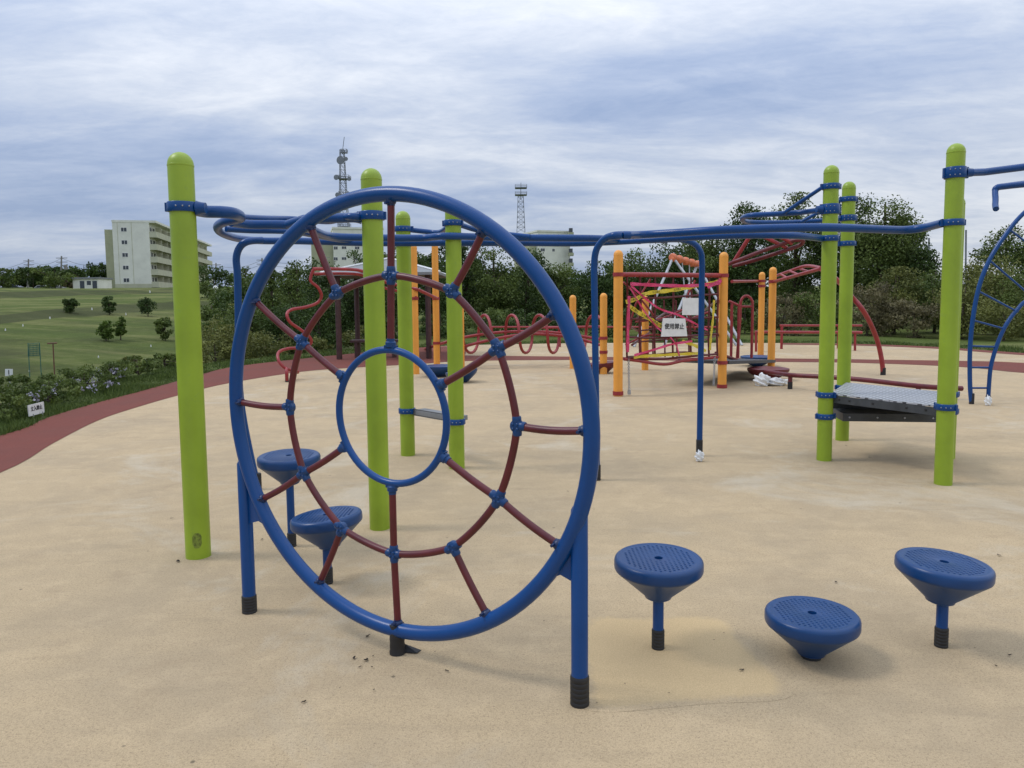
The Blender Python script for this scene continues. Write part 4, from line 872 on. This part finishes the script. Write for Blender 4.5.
for i in range(9): tube(nb, [D(28+i*1.4, 344, 29), D(28+i*1.4, 356, 29)], .010, 4)
for i in range(7): tube(nb, [D(28, 344+i*2, 29), D(39.5, 343+i*2, 29)], .010, 4)
for x in (28, 39.5): tube(nb, [D(x, 343, 29), Vector((D(x, 350, 29).x, 29, gz(D(x, 350, 29).x, 29)))], .015, 6)
tag(obj('practice_net', nb, TEAL), 'faint green net on the lawn left of the rusty stand', 'net')
# ---------------------------------------------------------------- buildings
def boxf(bm, O, u, v, a0, a1, b0, b1, z0, z1):
    box(bm, O+u*((a0+a1)/2)+v*((b0+b1)/2)+Zv*((z0+z1)/2), (a1-a0, b1-b0, z1-z0), ax=(u, v, Zv))
def building_a():
    O = Vector((-81.6, 171, 0)); z0 = 5.15; O.z = z0; u = Vector((-18.3, 82, 0)).normalized(); v = Vector((-u.y, u.x, 0))
    v = Vector((-82, -18.3, 0)).normalized(); L = 74; Wd = 7.6; Hh = 14.6; fh = 2.82
    t = thing('apartment_building', 'five storey pale apartment building with long balconies on the left skyline', 'building', O)
    bm = B(); boxf(bm, O, u, v, 0, L, 0, Wd, -1.5, Hh); obj('wall', bm, CREAM, t)
    bm = B(); boxf(bm, O, u, v, 3.5, 12, Wd+.003, Wd+2.6, -1.5, Hh-1.3); obj('stair_tower', bm, OLIVE, t)
    bm = B(); boxf(bm, O, u, v, -.06, L+.1, -1.5, Wd+.06, Hh, Hh+.5); obj('roof', bm, CREAM, t)
    bm = B(); boxf(bm, O, u, v, -.02, -.001, 3.6, 3.72, 0, Hh); boxf(bm, O, u, v, -.02, -.001, 6.5, 6.6, 0, Hh); boxf(bm, O, u, v, -.03, -.001, .0, Wd, -.2, .9); obj('wall_joint', bm, CREAM2, t)
    for f in range(5):
        zb = .25+f*fh
        bm = B(); boxf(bm, O, u, v, 0.2, L-.3, -1.45, -.002, zb-.18, zb); boxf(bm, O, u, v, .2, L-.3, -1.5, -1.35, zb-.18, zb+1.12); boxf(bm, O, u, v, .05, .2, -1.5, -.002, zb-.18, zb+1.12)
        bal = obj('balcony', bm, CREAM2, t)
        for k in range(1, 12): bm = B(); boxf(bm, O, u, v, k*6-.08, k*6+.08, -1.3, -.01, zb, zb+2.4); obj('divider', bm, CREAM2, bal)
        w = B(); boxf(w, O, u, v, -.035, -.003, 4.6, 5.85, zb+1.0, zb+1.95); fr = obj('window', w, WHITE, t)
        for k in (0, 1): w = B(); boxf(w, O, u, v, -.045, -.036, 4.66+k*.6, 5.18+k*.6, zb+1.06, zb+1.89); obj('pane', w, GLASS, fr)
        for k in range(12):
            for q0, q1 in ((.7, 2.3), (3.2, 5.0)):
                if k > 8 and q0 < 1: continue
                if k > 9 and f < 1: continue
                w = B(); boxf(w, O, u, v, k*6+q0, k*6+q1, -.03, -.003, zb+.15+(.6 if q0 < 1 else 0), zb+2.1); obj('window', w, GLASS, t) if (f*23+k*2) < 200 and (k < 8) else None
                if k >= 8: w.free()
building_a()
def building_gen(name, label, xl, xr, ytop, Y, floors, olive_w, wins, extra=None):
    a = D(xl, ytop, Y); b = D(xr, ytop, Y+5); z0 = 4.; u = (b-a); u.z = 0; L = u.length; u.normalize(); v = Vector((-u.y, u.x, 0)); O = Vector((a.x, a.y, z0)); Hh = a.z-z0
    t = thing(name, label, 'building', O); bm = B(); boxf(bm, O, u, v, olive_w, L, 0, 14, -2, Hh); obj('wall', bm, CREAM, t)
    if olive_w: bm = B(); boxf(bm, O, u, v, 0, olive_w-.003, 1.2, 13, -2, Hh-1.6); obj('stair_tower', bm, OLIVE, t)
    bm = B(); boxf(bm, O, u, v, olive_w-.2, L+.2, -.2, 14.2, Hh, Hh+.5); obj('roof', bm, CREAM, t)
    for wx, wy, ww, wh in wins:
        p_ = D(wx, wy, Y); s = Y/FOC; xx = (p_-O).dot(u); zc = p_.z-z0; bm = B(); boxf(bm, O, u, v, xx-ww*s/2, xx+ww*s/2, -.04, -.003, zc-wh*s/2, zc+wh*s/2); w = obj('window', bm, WHITE, t)
        for k in (-1, 1): bm = B(); boxf(bm, O, u, v, xx+k*ww*s*.23-ww*s*.2, xx+k*ww*s*.23+ww*s*.2, -.06, -.042, zc-wh*s*.42, zc+wh*s*.42); obj('pane', bm, GLASS, w)
    return t, O, u, v, Hh, L
tB, OB, uB, vB, HB_, LB = building_gen('tower_building', 'pale building with olive stair block below the dish tower, seen through the ring', 311, 383, 228.5, 200, 5, 5.6, [(336, 247.5, 4.2, 3.6), (336, 258.5, 4.2, 3.6), (344.5, 247, 5, 3), (344.5, 258, 5, 3), (358, 247, 5, 3), (358, 258, 5, 3), (336, 236.5, 4.2, 3.6)])
tC, OC, uC, vC, HC, LC_ = building_gen('balcony_building', 'distant pale building with stacked small balconies above the dark trees', 531, 570, 231.5, 225, 5, 2.2, [(545, 249.5, 5, 3.4), (545, 261, 5, 3.4), (558, 249.5, 3, 3)])
for i, y in enumerate((233.5, 243.5, 254, 264)):
    p_ = D(571.5, y, 226); bm = B(); box(bm, (p_.x, p_.y+2, p_.z), (1.5, 2.4, .9)); bb_ = obj('balcony', bm, OLIVE, tC)
    bm = B(); box(bm, (p_.x-.1, p_.y+2, p_.z+1.1), (1.1, 2.0, 1.2)); obj('opening', bm, GLASS, bb_)
# low outbuilding
O = Vector((D(73, 286, 150).x, 150, gz(D(90, 286, 150).x, 150))); t = thing('outbuilding', 'long low white outbuilding left of the apartment building', 'building', O); u, v = Vector((1, 0, 0)), Vector((0, 1, 0)); zt_ = hgt(279, O)-O.z
bm = B(); boxf(bm, O, u, v, 0, 5.1, 0, 5, -1, zt_); obj('wall', bm, CREAM, t); bm = B(); boxf(bm, O, u, v, -.2, 5.3, -.3, 5.2, zt_, zt_+.3); obj('roof', bm, ROOFM, t)
for x in (1.4, 3.9): bm = B(); boxf(bm, O, u, v, x, x+.9, -.03, -.003, 0, zt_-.4); obj('door', bm, GLASS, t)
bm = B(); boxf(bm, O, u, v, 2.8, 3.6, -.03, -.003, .7, zt_-.4); obj('window', bm, GLASS, t)
# lattice towers
def lattice(px, ytop, ybot, Y, w0, w1, n, label, dishes, plats, mast):
    P = D(px, ybot, Y); zt = D(px, ytop, Y).z; t = thing('lattice_tower', label, 'tower', P); h = zt-P.z; bm = B()
    def cor(k, s): w = w0+(w1-w0)*s; return P+Vector(((1 if k in (1, 2) else -1)*w/2, (1 if k > 1 else -1)*w/2+w0/2, h*s))
    for k in range(4): tube(bm, [cor(k, 0), cor(k, 1)], .085, 5)
    for i in range(n):
        a, b = i/n, (i+1)/n
        for k in range(4): tube(bm, [cor(k, a), cor((k+1) % 4, b)], .035, 4); tube(bm, [cor((k+1) % 4, a), cor(k, b)], .035, 4); tube(bm, [cor(k, b), cor((k+1) % 4, b)], .045, 4)
    obj('frame', bm, LATT, t)
    for y, wpx in plats:
        p = D(px, y, Y)+Vector((0, w0/2, 0)); s = wpx*Y/FOC; bm = B(); box(bm, p, (s, s, .14)); 
        for k in range(8):
            a = k*PI/4; q = p+Vector((max(-1, min(1, 1.42*math.cos(a)))*s/2, max(-1, min(1, 1.42*math.sin(a)))*s/2, 0)); tube(bm, [q, q+Zv*.9], .06, 4)
        for z in (.5, .9): tube(bm, [p+Vector((x*s/2, y_*s/2, z)) for x, y_ in ((-1, -1), (1, -1), (1, 1), (-1, 1))], .05, 4, True)
        obj('platform', bm, LATT, t)
    for x, y, r in dishes:
        p = D(x, y, Y-1); s = r*Y/FOC; obj('dish', lathe(B(), [(0, -.1), (s*.6, 0), (s, .35*s), (s, .55*s), (0, .6*s)], 16, p, (-.3 if x < px else .3, -1, 0)), LATT, t, True)
    if mast: tobj('mast', [D(px, mast, Y)+Vector((0, w0/2, 0)), P+Vector((0, w0/2, h*.95))], .09, LATT, t, 5)
    return t
lattice(343.3, 149, 228.8, 204, 2.3, 1.0, 12, 'tall lattice communication tower with round dishes on the pale building', [(341.3, 160.5, 4), (345.8, 159, 2), (336.8, 177.5, 2.6), (349, 179, 2), (338, 195, 2.4), (348.5, 194, 2), (340, 177, 1.8), (338.5, 212, 2)], [(178.5, 11), (194.5, 9), (152, 5.5), (226.5, 11)], 136)
lattice(521, 196, 232, 240, 2.6, 1.7, 7, 'slimmer lattice tower topped by a square double platform beside the far building', [], [(187.5, 11.5), (194.5, 11.5)], 182)
# ---------------------------------------------------------------- poles, wires, cars, fence
up = []
for px, ytop, Y, lab in ((28.5, 259, 160, 'leftmost wooden utility pole above the far tree line'), (61.5, 256, 150, 'utility pole with a transformer left of the outbuilding'), (262, 258, 150, 'utility pole seen just left of the ring'), (216, 263, 170, 'utility pole behind the nearest building end')):
    x = D(px, 300, Y).x; z = gz(x, Y); tp = D(px, ytop, Y); t = thing('utility_pole', lab, 'utility pole', (x, Y, z), 'utility poles on the skyline')
    tobj('pole', [Vector((x, Y, z-.3)), tp], [.2, .14], CONC, t, 8); bm = B()
    for dz in (.4, 1.2): box(bm, tp-Zv*dz, (2.2, .12, .12))
    obj('crossarm', bm, CONC, t)
    if px in (61.5, 262): obj('transformer', lathe(B(), [(.3, -.5), (.3, .4), (.15, .5)], 10, tp+Vector((.7, 0, -2.2))), CONC, t, True)
    up.append(tp)
bm = B()
for A, Bp in ((D(-40, 272, 165), up[0]-Zv*.4), (up[0]-Zv*.4, up[1]-Zv*.4), (up[1]-Zv*.4, D(105, 262, 160)), (D(-40, 276, 165), up[0]-Zv*1.2), (up[0]-Zv*1.2, up[1]-Zv*1.2), (up[3]-Zv*.5, up[2]-Zv*.4), (up[2]-Zv*.4, D(330, 257, 150)), (up[3]-Zv*1.3, up[2]-Zv*1.2), (up[2]-Zv*1.2, D(330, 260, 150))):
    tube(bm, [A.lerp(Bp, s)-Zv*(1.0*math.sin(PI*s)) for s in [k/8 for k in range(9)]], .035, 4)
tag(obj('power_lines', bm, LATT), 'thin sagging power lines between the distant utility poles', 'power line')
def car(px, Y, zoff, m, label, rz=0.):
    x = D(px, 290, Y).x; z = gz(x, Y)+zoff; t = thing('parked_car', label, 'car', (x, Y, z), 'cars parked behind the lawn'); t0 = Vector((x, Y, z)); bm = B()
    pr = [(-2.1, .3), (-2.15, .8), (-1.3, .95), (-.7, 1.42), (1.0, 1.45), (1.7, 1.0), (2.15, .9), (2.15, .3)]
    prism(bm, [t0+Vector((a, -.8, b)) for a, b in pr], (0, 1.6, 0)); bev(bm, .06, 2); obj('body', bm, m, t, True)
    bm = B(); prism(bm, [t0+Vector((a, -.815, b)) for a, b in ((-1.15, .97), (-.65, 1.34), (.95, 1.36), (1.5, 1.0))], (0, 1.63, 0)); obj('window', bm, GLASS, t)
    bm = B(); prism(bm, [t0+Vector((a, -.7, b)) for a, b in ((-1.34, .97), (-.76, 1.40), (-.72, 1.38), (-1.28, .95))], (0, 1.4, 0)); obj('windscreen', bm, GLASS, t)
    for wx in (-1.35, 1.35):
        for wy in (-.82, .62): w = obj('wheel', lathe(B(), [(.2, 0), (.3, 0), (.32, .03), (.32, .17), (.3, .2), (.2, .2)], 14, t0+Vector((wx, wy, .32)), (0, 1, 0)), BLACK, t, True)
    return t
car(12, 158, -.75, CARD, 'dark car leftmost, parked behind the far lawn'); car(43, 158, -.85, CARW, 'silver car parked between the two utility poles'); car(54, 156, -.75, CARW, 'silver car parked nearest the low outbuilding')
# ball net fence on the right skyline
Yf = 62; bf = thing('ball_net_fence', 'tall thin ball net with poles behind the bushes on the right', 'fence', (D(945, 290, Yf).x, Yf, gz(D(945, 290, Yf).x, Yf)))
for px, yt in ((905, 262), (929, 238), (947, 258), (966, 230), (1000, 258)): x = D(px, 290, Yf).x; tobj('pole', [Vector((x, Yf, gz(x, Yf)-.2)), D(px, yt, Yf)], .07, LATT, bf, 6)
bm = B()
for i in range(26): tube(bm, [D(905+i*3.8, 259.5, Yf), D(905+i*3.8, 300, Yf)], .012, 3)
for i in range(12): tube(bm, [D(905, 260+i*3.4, Yf), D(1000, 259+i*3.4, Yf)], .012, 3)
obj('netting', bm, NETM, bf)
# ---------------------------------------------------------------- litter on the rubber
LT = [(354, 659, .016), (366, 661, .02), (360, 668, .010), (368, 637, .016), (373, 657, .008), (372, 668, .008), (304, 703, .014), (435, 653, .006), (374, 691, .008), (340, 689, .006), (544, 622, .007), (447, 672, .013), (742, 671, .015), (714, 641, .006), (625, 685, .006), (669, 694, .006), (836, 583, .010), (999, 556, .012), (1010, 656, .012), (996, 667, .010), (975, 649, .006), (568, 492, .009), (594, 510, .006), (178, 562, .015), (262, 540, .010), (172, 519, .010), (870, 458, .012), (846, 446, .010), (597, 704, .006), (724, 634, .006), (260, 482, .008)]
base_me = []
for sd in range(3):
    bm = B(); r = random.Random(sd); k = 9; vs = [bm.verts.new((math.cos(i*2*PI/k)*r.uniform(.6, 1.2)*1.0, math.sin(i*2*PI/k)*r.uniform(.3, .6), .10+.18*math.sin(i*1.9))) for i in range(k)]; c0 = bm.verts.new((0, 0, .2))
    for i in range(k): bm.faces.new((vs[i], vs[(i+1) % k], c0))
    bmesh.ops.solidify(bm, geom=list(bm.faces), thickness=.06); me = bpy.data.meshes.new('dead_leaf'); bm.to_mesh(me); bm.free(); me.materials.append(DEBR); base_me.append(me)
for i, (x, y, s) in enumerate(LT):
    o = bpy.data.objects.new('dead_leaf', base_me[i % 3]); C.objects.link(o); g = G(x, y); o.location = (g.x, g.y, .006); s *= (.8 if y > 600 else 1.2); o.scale = (s, s, s); o.rotation_euler = (0, 0, rng.uniform(0, 6))
    tag(o, 'tiny dark dead leaf crumb lying on the tan rubber', 'dead leaf', 'dead leaf crumbs on the rubber')
# ---------------------------------------------------------------- sky and light
SUN_EL, SUN_AZ = math.radians(52), math.radians(-88)      # azimuth from +Y towards +X
w = bpy.data.worlds.new('World'); S.world = w; w.use_nodes = True; nt = w.node_tree; ns, ls = nt.nodes, nt.links; ns.clear()
sky = ns.new('ShaderNodeTexSky'); sky.sky_type = 'NISHITA'; sky.sun_disc = False; sky.sun_elevation = SUN_EL; sky.sun_rotation = SUN_AZ; sky.air_density = 1; sky.dust_density = 1.5
bg = ns.new('ShaderNodeBackground'); bg.inputs['Strength'].default_value = .09; ls.new(sky.outputs[0], bg.inputs[0])
tc = ns.new('ShaderNodeTexCoord'); sx = ns.new('ShaderNodeSeparateXYZ'); ls.new(tc.outputs['Generated'], sx.inputs[0])
def math_(op, a, b=None, clamp=False):
    n = ns.new('ShaderNodeMath'); n.operation = op; n.use_clamp = clamp
    for i, v in enumerate((a, b)):
        if v is None: continue
        if hasattr(v, 'is_output'): ls.new(v, n.inputs[i])
        else: n.inputs[i].default_value = v
    return n.outputs[0]
zc = math_('MAXIMUM', sx.outputs['Z'], 0.0); den = math_('ADD', zc, .16); cxn = math_('DIVIDE', sx.outputs['X'], den); cyn = math_('DIVIDE', sx.outputs['Y'], den)
cmb = ns.new('ShaderNodeCombineXYZ'); ls.new(cxn, cmb.inputs[0]); ls.new(cyn, cmb.inputs[1])
def cl_noise(scale, sxyz, rot, det, rough, dist, loc=(0, 0, 0)):
    mp = ns.new('ShaderNodeMapping'); mp.inputs['Scale'].default_value = sxyz; mp.inputs['Rotation'].default_value = (0, 0, rot); mp.inputs['Location'].default_value = loc
    ls.new(cmb.outputs[0], mp.inputs['Vector']); return noise(ns, ls, mp.outputs['Vector'], scale, det, rough, dist)
n1 = cl_noise(.75, (.75, 1.35, 1), .25, 6, .55, .6, (3.1, 1.7, 0)); n2 = cl_noise(2.6, (.8, 1.6, 1), -.28, 8, .62, .5, (7, 2, 0)); n3 = cl_noise(11, (1, 1.4, 1), -.2, 6, .7, .8)
f = math_('ADD', math_('MULTIPLY', n1, .70), math_('ADD', math_('MULTIPLY', n2, .27), math_('MULTIPLY', n3, .08)))
f = math_('ADD', f, math_('MULTIPLY', sx.outputs['X'], .13))
col = ramp(ns, ls, f, [(.38, (.275, .352, .52)), (.46, (.36, .43, .58)), (.54, (.475, .53, .64)), (.66, (.68, .71, .765))])
boost = math_('ADD', 1.0, math_('MULTIPLY', math_('POWER', zc, 1.3), 1.7))
bg2 = ns.new('ShaderNodeBackground'); ls.new(col, bg2.inputs[0]); ls.new(boost, bg2.inputs[1])
mx = ns.new('ShaderNodeMixShader'); mx.inputs[0].default_value = .9; ls.new(bg.outputs[0], mx.inputs[1]); ls.new(bg2.outputs[0], mx.inputs[2])
ow = ns.new('ShaderNodeOutputWorld'); ls.new(mx.outputs[0], ow.inputs['Surface'])
sun = bpy.data.lights.new('sun', 'SUN'); sun.energy = 1.25; sun.angle = math.radians(14); sun.color = (1, .96, .90)
so = bpy.data.objects.new('sun', sun); C.objects.link(so); so.rotation_euler = (PI/2-SUN_EL, 0, PI-SUN_AZ)
vs_ = S.view_settings; S.display_settings.display_device = 'sRGB'; vs_.view_transform = 'Standard'; vs_.look = 'None'; vs_.exposure = .12; vs_.gamma = 1
